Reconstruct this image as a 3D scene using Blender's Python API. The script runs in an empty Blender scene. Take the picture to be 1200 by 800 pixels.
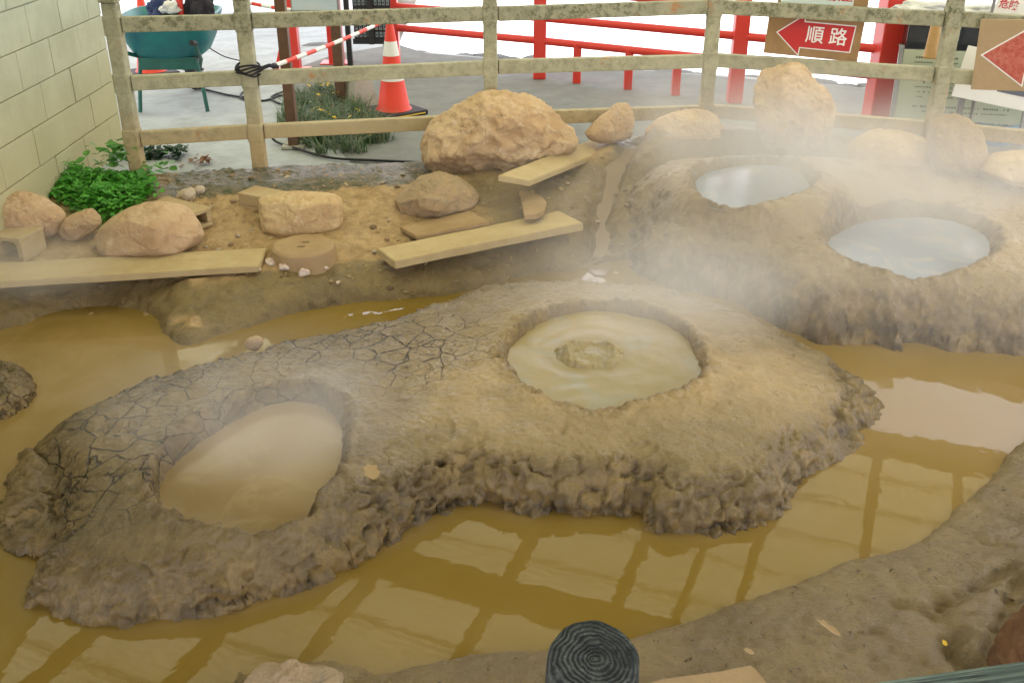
import bpy, bmesh, math, random
import numpy as np
from mathutils import Vector, Matrix, Euler, noise as mnoise
random.seed(7); rng = np.random.default_rng(11)
S = bpy.context.scene
COL = S.collection
TH = math.radians(26.5); CH = 2.2; F = 1180.0
R = math.radians

# ------------------------------------------------------------------ survey helpers
def ray(x, y):
    u = (x-600)/F; v = -(y-400)/F
    return u, math.cos(TH)+v*math.sin(TH), -math.sin(TH)+v*math.cos(TH)
def px(x, y, z=0.0):
    a, b, c = ray(x, y); t = (z-CH)/c
    return Vector((a*t, b*t, z))
def pd(x, y, Y):
    a, b, c = ray(x, y); t = Y/b
    return Vector((a*t, Y, CH+c*t))

# ------------------------------------------------------------------ numpy noise
def _h(ix, iy, iz, s):
    n = (ix.astype(np.int64)*374761393 + iy.astype(np.int64)*668265263 + iz.astype(np.int64)*2147483647 + s*974711) & 0xFFFFFFFF
    n = ((n ^ (n >> 13))*1274126177) & 0xFFFFFFFF
    n = ((n ^ (n >> 16))*2246822519) & 0xFFFFFFFF
    return ((n ^ (n >> 15)) & 0xFFFFFF)/float(0xFFFFFF)
def vnoise(x, y, z, s=0):
    ix, iy, iz = np.floor(x), np.floor(y), np.floor(z)
    fx, fy, fz = x-ix, y-iy, z-iz
    fx = fx*fx*fx*(fx*(fx*6-15)+10); fy = fy*fy*fy*(fy*(fy*6-15)+10); fz = fz*fz*fz*(fz*(fz*6-15)+10)
    ix = ix.astype(np.int64); iy = iy.astype(np.int64); iz = iz.astype(np.int64)
    r = 0
    for a in (0, 1):
        for b in (0, 1):
            for c in (0, 1):
                w = (fx if a else 1-fx)*(fy if b else 1-fy)*(fz if c else 1-fz)
                r = r + w*_h(ix+a, iy+b, iz+c, s)
    return r*2-1
def fbm(x, y, z, sc, o=4, s=0, g=0.5):
    r = 0; a = 1.0; t = 0
    for i in range(o):
        r = r + a*vnoise(x*sc+i*17.3, y*sc+i*5.1, z*sc+i*9.7, s+i); t += a; a *= g; sc *= 2.03
    return r/t
def worley(x, y, z, sc, s=0):
    x = x*sc; y = y*sc; z = z*sc
    ix = np.floor(x).astype(np.int64); iy = np.floor(y).astype(np.int64); iz = np.floor(z).astype(np.int64)
    d1 = np.full(x.shape, 9.0)
    for a in (-1, 0, 1):
        for b in (-1, 0, 1):
            for c in (-1, 0, 1):
                jx, jy, jz = ix+a, iy+b, iz+c
                d = (jx+_h(jx, jy, jz, s)-x)**2+(jy+_h(jx, jy, jz, s+1)-y)**2+(jz+_h(jx, jy, jz, s+2)-z)**2
                d1 = np.minimum(d1, d)
    return np.sqrt(d1)
def sstep(a, b, x):
    t = np.clip((x-a)/(b-a), 0, 1); return t*t*(3-2*t)

def smooth_poly(pts, n=5):
    P = np.array([(p[0], p[1]) for p in pts]); out = []; m = len(P)
    for i in range(m):
        a, b, c, d = P[i-1], P[i], P[(i+1) % m], P[(i+2) % m]
        for k in range(n):
            t = k/n
            out.append(0.5*((2*b)+(-a+c)*t+(2*a-5*b+4*c-d)*t*t+(-a+3*b-3*c+d)*t**3))
    return np.array(out)
def sdf(poly, x, y):
    """signed distance, positive inside"""
    sh = x.shape; x = x.ravel(); y = y.ravel()
    d = np.full(x.shape, 1e9); ins = np.zeros(x.shape, bool)
    n = len(poly)
    for i in range(n):
        x0, y0 = poly[i]; x1, y1 = poly[(i+1) % n]
        ex, ey = x1-x0, y1-y0; wx, wy = x-x0, y-y0
        t = np.clip((wx*ex+wy*ey)/(ex*ex+ey*ey+1e-12), 0, 1)
        d = np.minimum(d, (wx-ex*t)**2+(wy-ey*t)**2)
        c = ((y0 > y) != (y1 > y))
        with np.errstate(divide='ignore', invalid='ignore'):
            ins ^= c & (x < ex*(y-y0)/(ey if ey != 0 else 1e-12)+x0)
    d = np.sqrt(d)
    return np.where(ins, d, -d).reshape(sh)
def wp(lst, z=0.0):
    return [px(p[0], p[1], p[2] if len(p) > 2 else z) for p in lst]

# ------------------------------------------------------------------ object helpers
def tag(o, label=None, cat=None, group=None, kind=None):
    if label: o['label'] = label
    if cat: o['category'] = cat
    if group: o['group'] = group
    if kind: o['kind'] = kind
    return o
def empty(name, loc=(0, 0, 0), rz=0.0, label=None, cat=None, group=None):
    o = bpy.data.objects.new(name, None); COL.objects.link(o)
    o.location = loc; o.rotation_euler = (0, 0, rz); o.empty_display_size = .1
    return tag(o, label, cat, group)
def link_mesh(name, me, m, parent=None, smooth=False):
    o = bpy.data.objects.new(name, me); COL.objects.link(o)
    if m: me.materials.append(m)
    if parent: o.parent = parent
    if smooth: me.polygons.foreach_set('use_smooth', [True]*len(me.polygons))
    return o
def grid_obj(name, X, Y, Z, keep, m, parent=None, attr=None):
    ny, nx = X.shape
    idx = np.arange(nx*ny).reshape(ny, nx)
    q = np.stack([idx[:-1, :-1], idx[:-1, 1:], idx[1:, 1:], idx[1:, :-1]], -1).reshape(-1, 4)
    if keep is not None:
        k = keep.ravel(); q = q[k[q].all(1)]
    used = np.unique(q); mp = np.full(nx*ny, -1, np.int64); mp[used] = np.arange(len(used))
    q = mp[q]
    co = np.stack([X.ravel(), Y.ravel(), Z.ravel()], -1)[used]
    me = bpy.data.meshes.new(name)
    me.vertices.add(len(co)); me.vertices.foreach_set('co', co.astype(np.float32).ravel())
    me.loops.add(q.size); me.loops.foreach_set('vertex_index', q.astype(np.int32).ravel())
    me.polygons.add(len(q)); me.polygons.foreach_set('loop_start', np.arange(0, q.size, 4, dtype=np.int32))
    me.update(calc_edges=True)
    if attr is not None:
        a = me.color_attributes.new('mask', 'FLOAT_COLOR', 'POINT')
        c = np.ones((nx*ny, 4), np.float32)
        if len(attr) < 4: c[:, 3] = 0
        for i, ar in enumerate(attr): c[:, i] = np.clip(ar, 0, 1).ravel()
        a.data.foreach_set('color', c[used].ravel())
    return link_mesh(name, me, m, parent, True)

class MB:
    """collects boxes, bars and prisms in one mesh"""
    def __init__(self): self.bm = bmesh.new()
    def box(self, c, s, rot=None, bev=0.0):
        r = bmesh.ops.create_cube(self.bm, size=1.0); vs = r['verts']
        M = Matrix.Translation(Vector(c)) @ ((rot.to_matrix().to_4x4() if rot else Matrix.Identity(4))) @ Matrix.Diagonal((*s, 1))
        bmesh.ops.transform(self.bm, matrix=M, verts=vs)
        if bev:
            es = list({e for v in vs for e in v.link_edges})
            bmesh.ops.bevel(self.bm, geom=es, offset=bev, segments=2, affect='EDGES', profile=.6)
        return self
    def bar(self, a, b, w, h, bev=0.0, up=Vector((0, 0, 1))):
        a = Vector(a); b = Vector(b); d = b-a
        x = d.normalized(); y = up.cross(x).normalized(); z = x.cross(y)
        M = Matrix((x, y, z)).transposed().to_4x4(); M.translation = (a+b)/2
        r = bmesh.ops.create_cube(self.bm, size=1.0); vs = r['verts']
        bmesh.ops.transform(self.bm, matrix=M @ Matrix.Diagonal((d.length, w, h, 1)), verts=vs)
        if bev:
            es = list({e for v in vs for e in v.link_edges})
            bmesh.ops.bevel(self.bm, geom=es, offset=bev, segments=2, affect='EDGES', profile=.6)
        return self
    def tube(self, pts, r, n=10, cap=True):
        pts = [Vector(p) for p in pts]; rings = []; rr = r if isinstance(r, (list, tuple)) else [r]*len(pts)
        prev = None
        for i, p in enumerate(pts):
            d = (pts[min(i+1, len(pts)-1)]-pts[max(i-1, 0)]).normalized()
            if prev is None:
                prev = d.orthogonal().normalized()
            s = (prev-d*prev.dot(d)).normalized(); prev = s; t = d.cross(s)
            rings.append([self.bm.verts.new(p+(s*math.cos(k*2*math.pi/n)+t*math.sin(k*2*math.pi/n))*rr[i]) for k in range(n)])
        for i in range(len(rings)-1):
            for k in range(n):
                self.bm.faces.new((rings[i][k], rings[i][(k+1) % n], rings[i+1][(k+1) % n], rings[i+1][k]))
        if cap:
            self.bm.faces.new(rings[0][::-1]); self.bm.faces.new(rings[-1])
        return self
    def prism(self, pts, dv):
        a = [self.bm.verts.new(Vector(p)) for p in pts]; b = [self.bm.verts.new(Vector(p)+Vector(dv)) for p in pts]
        n = len(a)
        self.bm.faces.new(a); self.bm.faces.new(b[::-1])
        for i in range(n): self.bm.faces.new((a[i], b[i], b[(i+1) % n], a[(i+1) % n]))
        return self
    def lathe(self, prof, c=(0, 0, 0), n=32):
        c = Vector(c); rings = []
        for r, z in prof:
            rings.append([self.bm.verts.new(c+Vector((r*math.cos(k*2*math.pi/n), r*math.sin(k*2*math.pi/n), z))) for k in range(n)])
        for i in range(len(rings)-1):
            for k in range(n):
                self.bm.faces.new((rings[i][k], rings[i][(k+1) % n], rings[i+1][(k+1) % n], rings[i+1][k]))
        self.bm.faces.new(rings[0][::-1]); self.bm.faces.new(rings[-1])
        return self
    def build(self, name, m, parent=None, smooth=False, M=None):
        bmesh.ops.recalc_face_normals(self.bm, faces=self.bm.faces)
        if M is not None: self.bm.transform(M)
        me = bpy.data.meshes.new(name); self.bm.to_mesh(me); self.bm.free()
        o = link_mesh(name, me, m, parent, smooth)
        if smooth:
            me.polygons.foreach_set('use_smooth', [True]*len(me.polygons))
            try: me.set_sharp_from_angle(angle=R(40))
            except Exception: pass
        return o
def text_obj(name, body, size, m, parent, M, off=0.0, ext=0.0008, spacing=1.0, line=1.0):
    c = bpy.data.curves.new(name, 'FONT'); c.body = body; c.size = size; c.align_x = 'CENTER'; c.align_y = 'CENTER'
    c.offset = off; c.extrude = ext; c.space_character = spacing; c.space_line = line; c.resolution_u = 3
    t = bpy.data.objects.new('tmp_text', c); COL.objects.link(t)
    bpy.context.view_layer.update()
    me = bpy.data.meshes.new_from_object(t.evaluated_get(bpy.context.evaluated_depsgraph_get()))
    bpy.data.objects.remove(t); me.transform(M); me.materials.clear()
    return link_mesh(name, me, m, parent)

# ------------------------------------------------------------------ material helpers
class NT:
    def __init__(self, name):
        self.m = bpy.data.materials.new(name); self.m.use_nodes = True
        self.t = self.m.node_tree; self.t.nodes.clear()
        self.out = self.n('ShaderNodeOutputMaterial')
        self.tc = self.n('ShaderNodeTexCoord').outputs['Object']
    def n(self, typ, **k):
        nd = self.t.nodes.new(typ)
        for a, b in k.items(): setattr(nd, a, b)
        return nd
    def l(self, a, b): self.t.links.new(a, b)
    def set(self, sock, v):
        if isinstance(v, bpy.types.NodeSocket): self.l(v, sock)
        elif isinstance(v, (tuple, list)) and len(v) == 3 and sock.type == 'RGBA': sock.default_value = (*v, 1)
        else: sock.default_value = v
    def noise(self, sc, det=6, rough=.55, dist=0.0, vec=None, off=None):
        nd = self.n('ShaderNodeTexNoise'); nd.inputs['Scale'].default_value = sc; nd.inputs['Detail'].default_value = det
        nd.inputs['Roughness'].default_value = rough; nd.inputs['Distortion'].default_value = dist
        v = vec or self.tc
        if off: v = self.vmath('ADD', v, off)
        self.l(v, nd.inputs['Vector']); return nd.outputs['Fac']
    def vmath(self, op, a, b):
        nd = self.n('ShaderNodeVectorMath', operation=op); self.set(nd.inputs[0], a); self.set(nd.inputs[1], b); return nd.outputs[0]
    def math(self, op, a, b=0.0, clamp=False):
        nd = self.n('ShaderNodeMath', operation=op, use_clamp=clamp); self.set(nd.inputs[0], a); self.set(nd.inputs[1], b); return nd.outputs[0]
    def ramp(self, f, lo, hi, a=0.0, b=1.0):
        nd = self.n('ShaderNodeMapRange'); self.set(nd.inputs[0], f)
        for i, v in ((1, lo), (2, hi), (3, a), (4, b)): nd.inputs[i].default_value = v
        nd.interpolation_type = 'SMOOTHSTEP'; return nd.outputs[0]
    def mix(self, f, a, b):
        nd = self.n('ShaderNodeMix', data_type='RGBA'); self.set(nd.inputs[0], f); self.set(nd.inputs[6], a); self.set(nd.inputs[7], b); return nd.outputs[2]
    def mask(self, name='mask'):
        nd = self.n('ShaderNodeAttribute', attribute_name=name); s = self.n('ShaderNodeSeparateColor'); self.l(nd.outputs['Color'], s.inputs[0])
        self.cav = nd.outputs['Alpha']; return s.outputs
    def voro(self, sc, feat='F1', vec=None, rnd=1.0):
        nd = self.n('ShaderNodeTexVoronoi', feature=feat); nd.inputs['Scale'].default_value = sc; nd.inputs['Randomness'].default_value = rnd
        self.l(vec or self.tc, nd.inputs['Vector']); return nd.outputs['Distance']
    def warp(self, sc, amt):
        nd = self.n('ShaderNodeTexNoise'); nd.inputs['Scale'].default_value = sc; nd.inputs['Detail'].default_value = 4
        self.l(self.tc, nd.inputs['Vector'])
        return self.vmath('ADD', self.tc, self.vmath('MULTIPLY', self.vmath('SUBTRACT', nd.outputs['Color'], (.5, .5, .5)), (amt, amt, amt)))
    def bump(self, h, dist, strength=1.0, nrm=None):
        nd = self.n('ShaderNodeBump'); nd.inputs['Strength'].default_value = strength; nd.inputs['Distance'].default_value = dist
        self.l(h, nd.inputs['Height'])
        if nrm: self.l(nrm, nd.inputs['Normal'])
        return nd.outputs[0]
    def bsdf(self, col, rough=.6, nrm=None, ior=1.45, spec=None, metal=0.0, coat=None, trans=None):
        nd = self.n('ShaderNodeBsdfPrincipled'); self.set(nd.inputs['Base Color'], col); self.set(nd.inputs['Roughness'], rough)
        nd.inputs['IOR'].default_value = ior; nd.inputs['Metallic'].default_value = metal
        if spec is not None: self.set(nd.inputs['Specular IOR Level'], spec)
        if coat is not None: self.set(nd.inputs['Coat Weight'], coat); nd.inputs['Coat Roughness'].default_value = .12
        if nrm: self.l(nrm, nd.inputs['Normal'])
        self.l(nd.outputs[0], self.out.inputs[0]); return self.m

def simple(name, col, rough=.6, var=.25, sc=6.0, bump=.002, bsc=30.0, col2=None, metal=0.0):
    t = NT(name); c2 = col2 or tuple(c*(1-var) for c in col)
    c = t.mix(t.ramp(t.noise(sc, 6, .65), .35, .68), col, c2)
    return t.bsdf(c, rough, t.bump(t.noise(bsc, 6), bump) if bump else None, metal=metal)

def mud_mat(name, A, B, C, crackw=1.0, sheen=.26):
    """mask: r = cracks, g = wet steep side, b = pale fresh deposit"""
    t = NT(name); mk = t.mask()
    n1 = t.noise(2.2, 6, .6); n2 = t.noise(13, 8, .65, .3); n3 = t.noise(70, 6, .7)
    c = t.mix(t.ramp(n1, .36, .62), A, B)
    c = t.mix(t.math('MULTIPLY', t.ramp(n2, .45, .75), .55), c, C)
    # fresh deposit: paler, warmer
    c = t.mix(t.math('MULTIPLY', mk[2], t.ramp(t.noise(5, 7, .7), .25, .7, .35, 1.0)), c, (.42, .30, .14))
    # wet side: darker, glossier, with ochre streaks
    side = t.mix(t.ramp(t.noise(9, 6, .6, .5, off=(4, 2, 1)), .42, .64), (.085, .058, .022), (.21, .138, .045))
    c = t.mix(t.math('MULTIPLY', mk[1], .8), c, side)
    c = t.mix(t.math('MULTIPLY', t.cav, .8), c, (.045, .034, .017))  # shade painted into the crevices between the lumps, along with their damp
    # fine speckle
    sm = t.math('SUBTRACT', 1.0, t.math('MULTIPLY', mk[2], .65))
    c = t.mix(t.math('MULTIPLY', t.ramp(n3, .5, .68, 0, .5), sm), c, (.085, .062, .03))
    c = t.mix(t.math('MULTIPLY', t.ramp(t.noise(150, 5, .75, off=(3, 3, 3)), .6, .72, 0, .3), sm), c, (.38, .28, .15))
    # cracks
    w = t.warp(7.0, .05)
    d1 = t.voro(8.5, 'DISTANCE_TO_EDGE', w); d2 = t.voro(19.0, 'DISTANCE_TO_EDGE', t.warp(20, .05))
    br = t.ramp(t.noise(4.5, 3, .6, off=(7, 7, 7)), .38, .6)
    wid = t.math('MULTIPLY', mk[0], .064*crackw)
    k1 = t.math('SUBTRACT', 1.0, t.math('DIVIDE', d1, t.math('ADD', wid, .0005)), True)
    wid2 = t.math('MULTIPLY', t.math('MULTIPLY', mk[0], br), .055*crackw)
    k2 = t.math('SUBTRACT', 1.0, t.math('DIVIDE', d2, t.math('ADD', wid2, .0005)), True)
    gate = t.ramp(mk[0], .08, .3)
    k = t.math('MULTIPLY', t.math('MAXIMUM', k1, k2), gate)
    c = t.mix(t.math('MULTIPLY', t.ramp(k, .05, .55), .88), c, (.045, .033, .016))
    h = t.math('ADD', t.math('MULTIPLY', n2, .55), t.math('MULTIPLY', n3, .38))
    h = t.math('MULTIPLY', h, t.math('SUBTRACT', 1.0, t.math('MULTIPLY', mk[2], .62)))
    h = t.math('ADD', h, t.math('MULTIPLY', t.noise(210, 4, .7), .07))
    pit = t.ramp(t.voro(38, 'F1', t.warp(14, .06)), .1, .32)
    h = t.math('ADD', h, t.math('MULTIPLY', pit, .10))
    h = t.math('SUBTRACT', h, t.math('MULTIPLY', k, .9))
    r = t.ramp(t.noise(8, 5, .6, off=(1, 5, 2)), .35, .65, sheen, sheen+.3)
    r = t.math('SUBTRACT', r, t.math('MULTIPLY', mk[1], .2))
    return t.bsdf(c, r, t.bump(h, .013, .9), spec=t.math('SUBTRACT', .52, t.math('MULTIPLY', mk[1], .2)))

def rock_mat(name, A, B, C, bump=.012, sc=4.0, pit=.6):
    t = NT(name)
    c = t.mix(t.ramp(t.noise(sc, 8, .65, .3), .36, .64), A, B)
    c = t.mix(t.ramp(t.noise(sc*4.5, 8, .7), .52, .7, 0, .85), c, C)
    v = t.ramp(t.voro(26, 'F1', t.warp(12, .12)), .05, .35)
    h = t.math('ADD', t.math('MULTIPLY', t.noise(22, 10, .68), 1.0), t.math('MULTIPLY', v, .3*pit))
    h = t.math('ADD', h, t.math('MULTIPLY', t.noise(110, 5, .7), .25))
    c = t.mix(t.ramp(t.noise(60, 6, .75), .56, .74, 0, .5), c, tuple(x*.4 for x in A))
    fr = t.ramp(t.voro(2.6, 'DISTANCE_TO_EDGE', t.warp(3.5, .6)), .0, .05)
    h = t.math('ADD', h, t.math('MULTIPLY', fr, .3))
    c = t.mix(t.math('MULTIPLY', t.math('SUBTRACT', 1.0, fr), .12), c, tuple(x*.35 for x in A))
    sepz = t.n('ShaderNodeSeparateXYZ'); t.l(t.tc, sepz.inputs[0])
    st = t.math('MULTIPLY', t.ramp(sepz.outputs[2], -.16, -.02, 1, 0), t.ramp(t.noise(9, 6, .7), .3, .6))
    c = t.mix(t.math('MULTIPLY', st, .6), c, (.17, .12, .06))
    return t.bsdf(c, .82, t.bump(h, bump, 1.0), spec=.3)

def water_mat(name, A, B, rough=.04, bumpd=.0012, bs=7.0, foam=None, spec=.5):
    t = NT(name)
    c = t.mix(t.ramp(t.noise(.9, 4, .5, .6), .35, .65), A, B)
    if foam:
        n = t.noise(3.0, 7, .6, 2.2, vec=t.vmath('MULTIPLY', t.tc, (1, 1.0, 1)))
        c = t.mix(t.ramp(n, .5, .68, 0, .8), c, foam)
    h = t.math('ADD', t.noise(bs, 3, .45, .4), t.math('MULTIPLY', t.noise(bs*5, 2, .5), .12))
    return t.bsdf(c, rough, t.bump(h, bumpd, 1.0), ior=1.33, spec=spec)

M = {}
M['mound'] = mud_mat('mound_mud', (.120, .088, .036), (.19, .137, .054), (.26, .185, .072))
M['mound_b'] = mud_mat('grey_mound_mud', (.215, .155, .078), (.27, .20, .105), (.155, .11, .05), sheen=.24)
M['rim'] = M['mound']

def ground_material():
    """mask: r = dry orange dirt, g = mossy gravel, b = steep wet bank"""
    t = NT('ground'); mk = t.mask()
    n1 = t.noise(2.5, 7, .62); n2 = t.noise(15, 9, .68, .2); n3 = t.noise(75, 6, .7); n4 = t.noise(33, 6, .7, off=(3, 1, 4))
    wet = t.mix(t.ramp(n1, .35, .65), (.165, .118, .046), (.235, .168, .066))
    wet = t.mix(t.ramp(n2, .48, .7, 0, .6), wet, (.11, .078, .04))
    dry = t.mix(t.ramp(n2, .35, .66), (.46, .32, .15), (.31, .205, .09))
    dry = t.mix(t.ramp(n4, .55, .7, 0, .6), dry, (.47, .35, .19))
    moss = t.mix(t.ramp(n2, .4, .62), (.17, .14, .085), (.07, .08, .04))
    moss = t.mix(t.ramp(n3, .56, .68), moss, (.38, .31, .20))
    bank = t.mix(t.ramp(n2, .4, .62), (.12, .09, .042), (.23, .165, .07))
    bank = t.mix(t.ramp(t.noise(6, 7, .7, off=(8, 3, 1)), .58, .72, 0, .55), bank, (.44, .34, .15))
    e = t.ramp(t.math('ADD', mk[0], t.math('MULTIPLY', t.math('SUBTRACT', n1, .5), .8)), .35, .6)
    g = t.ramp(t.math('ADD', mk[1], t.math('MULTIPLY', t.math('SUBTRACT', n2, .5), .6)), .4, .6)
    c = t.mix(e, wet, dry); c = t.mix(g, c, moss)
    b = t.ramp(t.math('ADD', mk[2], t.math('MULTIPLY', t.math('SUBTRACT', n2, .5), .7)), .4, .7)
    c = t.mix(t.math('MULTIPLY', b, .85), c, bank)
    c = t.mix(t.math('MULTIPLY', t.cav, .8), c, (.05, .037, .02))  # crevice shade put into the bank colour too, besides the damp
    c = t.mix(t.ramp(n3, .54, .7, 0, .5), c, (.06, .043, .022))
    h = t.math('ADD', t.math('MULTIPLY', n2, .6), t.math('MULTIPLY', n3, .42))
    h = t.math('ADD', h, t.math('MULTIPLY', t.noise(190, 4, .7), .14))
    pit = t.ramp(t.voro(30, 'F1', t.warp(14, .08)), .08, .34)
    h = t.math('ADD', h, t.math('MULTIPLY', pit, .13))
    r = t.math('ADD', t.math('MULTIPLY', e, .25), t.ramp(n1, .35, .65, .28, .55))
    return t.bsdf(c, r, t.bump(h, .018, .9), spec=.5)
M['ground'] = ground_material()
M['water'] = water_mat('ochre_water', (.255, .152, .030), (.285, .172, .042), rough=.035, bumpd=.0016)
M['milky'] = water_mat('milky_pond', (.84, .86, .86), (.9, .9, .9), rough=.3, spec=.3)
M['pool_tan'] = water_mat('tan_mud_pool', (.26, .18, .075), (.30, .21, .09), rough=.1, foam=(.33, .24, .11))
M['pool_grey'] = water_mat('grey_mud_pool', (.31, .25, .125), (.34, .26, .12), rough=.24, foam=(.30, .28, .19), bumpd=.0001, bs=3.0)
M['pool_sky'] = water_mat('mud_pool_sky_tint', (.29, .32, .37), (.25, .28, .34), rough=.2, foam=(.40, .38, .34))  # blue grey of the reflected sky painted into the mud colour
M['trickle'] = water_mat('trickle', (.27, .20, .13), (.23, .165, .10), rough=.15)
M['rock_or'] = rock_mat('orange_rock', (.60, .44, .26), (.48, .32, .17), (.64, .53, .37))
M['rock_pk'] = rock_mat('pink_rock', (.50, .36, .21), (.44, .29, .16), (.54, .42, .27), bump=.008, pit=.3)
M['rock_ye'] = rock_mat('yellow_rock', (.54, .40, .21), (.46, .31, .15), (.58, .47, .29), bump=.008, pit=.3)
M['rock_gy'] = rock_mat('greyish_rock', (.33, .25, .15), (.40, .28, .15), (.24, .20, .13))
M['rock_rd'] = rock_mat('red_rock', (.17, .085, .035), (.13, .07, .035), (.20, .12, .05))
M['rock_dk'] = rock_mat('dark_mud_rock', (.085, .062, .036), (.11, .078, .043), (.06, .045, .028))
M['pebble'] = rock_mat('pebble', (.50, .42, .31), (.42, .33, .22), (.55, .5, .42), bump=.003)
M['crumb'] = rock_mat('crumb', (.58, .42, .33), (.55, .48, .40), (.62, .56, .5), bump=.004)
def concrete(name, A, B, dirt=(.32, .21, .09), ds=.5, rough=.85):
    t = NT(name)
    c = t.mix(t.ramp(t.noise(5, 8, .65), .35, .65), A, B)
    c = t.mix(t.ramp(t.noise(2.2, 7, .7, off=(3, 3, 3)), .45, .7, 0, ds), c, dirt)
    c = t.mix(t.ramp(t.noise(90, 4, .7), .58, .74, 0, .35), c, tuple(x*.5 for x in A))
    h = t.math('ADD', t.noise(60, 8, .7), t.math('MULTIPLY', t.noise(9, 5), .8))
    return t.bsdf(c, rough, t.bump(h, .004, .8), spec=.3)
M['plank'] = concrete('weathered_plank', (.48, .38, .20), (.42, .32, .16), ds=.35)
M['plank_br'] = concrete('muddy_plank', (.38, .27, .14), (.30, .20, .09), ds=.6)
M['conc_y'] = concrete('dusty_concrete', (.46, .36, .20), (.40, .30, .15), ds=.4)
M['disc'] = concrete('disc_concrete', (.38, .27, .14), (.33, .23, .12), ds=.4)
M['pave'] = concrete('pale_paving', (.40, .44, .45), (.33, .36, .37), (.22, .22, .20), ds=.4)
M['asphalt'] = concrete('asphalt', (.19, .205, .19), (.155, .165, .155), (.22, .22, .20), ds=.5, rough=.9)
M['conc_g'] = concrete('grey_concrete', (.40, .40, .34), (.34, .34, .28), ds=.2)

def fence_mat():
    t = NT('fence_concrete')
    c = t.mix(t.ramp(t.noise(7, 7, .65), .35, .65), (.44, .42, .28), (.34, .33, .22))
    sep = t.n('ShaderNodeSeparateXYZ'); t.l(t.tc, sep.inputs[0])
    hi = t.ramp(sep.outputs[2], .75, 1.2)
    low = t.ramp(sep.outputs[2], .2, .6, .8, 0)
    c = t.mix(t.math('MULTIPLY', hi, .6), c, (.27, .27, .19))
    c = t.mix(low, c, (.45, .32, .15))
    al = t.ramp(t.noise(22, 9, .8, off=(2, 0, 5)), .46, .6)
    gate = t.ramp(t.noise(1.4, 3, .5, off=(0, 9, 5)), .3, .55)
    c = t.mix(t.math('MULTIPLY', t.math('MULTIPLY', al, gate), t.math('ADD', t.math('MULTIPLY', hi, .7), .3)), c, (.075, .085, .045))
    ru = t.ramp(t.noise(4.6, 6, .75, off=(6, 6, 1)), .60, .70)
    c = t.mix(t.math('MULTIPLY', ru, .7), c, (.45, .17, .04))
    h = t.math('ADD', t.noise(50, 8, .7), t.noise(12, 5))
    return t.bsdf(c, .85, t.bump(h, .004, .8), spec=.25)
M['fence'] = fence_mat()
def block_mat():
    t = NT('wall_block'); sep = t.n('ShaderNodeSeparateXYZ'); t.l(t.tc, sep.inputs[0])
    c = t.mix(t.ramp(t.noise(3, 7, .6), .35, .65), (.50, .55, .43), (.41, .45, .35))
    c = t.mix(t.ramp(sep.outputs[2], .4, 1.5, .85, 0), c, (.42, .38, .20))
    c = t.mix(t.ramp(t.noise(9, 8, .75, off=(5, 5, 5)), .55, .72, 0, .5), c, (.38, .33, .20))
    h = t.math('ADD', t.noise(120, 5, .7), t.noise(14, 6))
    return t.bsdf(c, .9, t.bump(h, .003, .8), spec=.2)
M['block'] = block_mat()
M['mortar'] = simple('mortar', (.33, .29, .18), .9)
def paint(name, col, rough=.4, dirt=.3):
    t = NT(name)
    c = t.mix(t.ramp(t.noise(5, 7, .7), .5, .75, 0, dirt), col, tuple(x*.5+.06 for x in col))
    return t.bsdf(c, rough, t.bump(t.noise(40, 4), .0008), spec=.5)
M['red'] = paint('red_paint', (.62, .045, .03), .38, .25)
M['sign_red'] = paint('sign_red', (.50, .018, .016), .45, .1)
M['sign_red_old'] = simple('faded_sign_red', (.40, .07, .05), .6, col2=(.50, .16, .11), sc=45, bump=.0005)
M['white'] = paint('white_paint', (.80, .80, .76), .45, .15)
M['mint'] = paint('pale_board', (.62, .72, .66), .5, .15)
M['board_br'] = simple('brown_board', (.34, .20, .075), .6, col2=(.28, .165, .065), sc=10)
M['board_tan'] = concrete('dusty_board', (.42, .31, .18), (.38, .28, .16), ds=.3)
M['board_gr'] = simple('pale_green_board', (.36, .42, .31), .5, col2=(.42, .45, .33), sc=3, bump=0)
M['board_bl'] = simple('pale_blue_panel', (.45, .58, .66), .4, col2=(.55, .62, .62), sc=3, bump=0)
M['ink'] = simple('dark_ink', (.14, .17, .13), .6, bump=0)
M['ink_red'] = simple('red_ink', (.55, .03, .05), .6, bump=0)
M['black'] = simple('black_metal', (.018, .018, .02), .45, bump=0)
M['rubber'] = simple('black_rubber', (.02, .02, .02), .7)
M['brown'] = simple('brown_post', (.10, .055, .03), .55, col2=(.14, .075, .04), sc=9)
M['steel'] = simple('grey_steel', (.30, .31, .30), .4, metal=.6)
M['teal'] = simple('teal_paint', (.01, .17, .165), .45, col2=(.015, .11, .14), sc=5)
M['teal_dk'] = simple('dark_green_paint', (.01, .10, .075), .5)
M['cone_red'] = paint('cone_red', (.72, .05, .022), .5, .25)
M['cone_white'] = paint('cone_white', (.74, .76, .70), .5, .2)
M['yellow'] = paint('yellow_tape', (.65, .45, .05), .5, .2)
M['blue_cloth'] = simple('dark_blue_cloth', (.02, .035, .10), .9)
M['black_cloth'] = simple('dark_grey_cloth', (.025, .023, .03), .9)
M['white_cloth'] = simple('white_cloth', (.66, .68, .66), .85, bump=.004)
M['bell'] = simple('tan_wood', (.52, .33, .13), .6, col2=(.45, .27, .10), sc=12)
M['glass_dark'] = simple('dark_glass', (.035, .04, .045), .06, bump=0)
M['green_pic'] = simple('green_print', (.25, .52, .38), .5, bump=0)
M['blue_pic'] = simple('blue_print', (.20, .42, .60), .5, bump=0)
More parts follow.
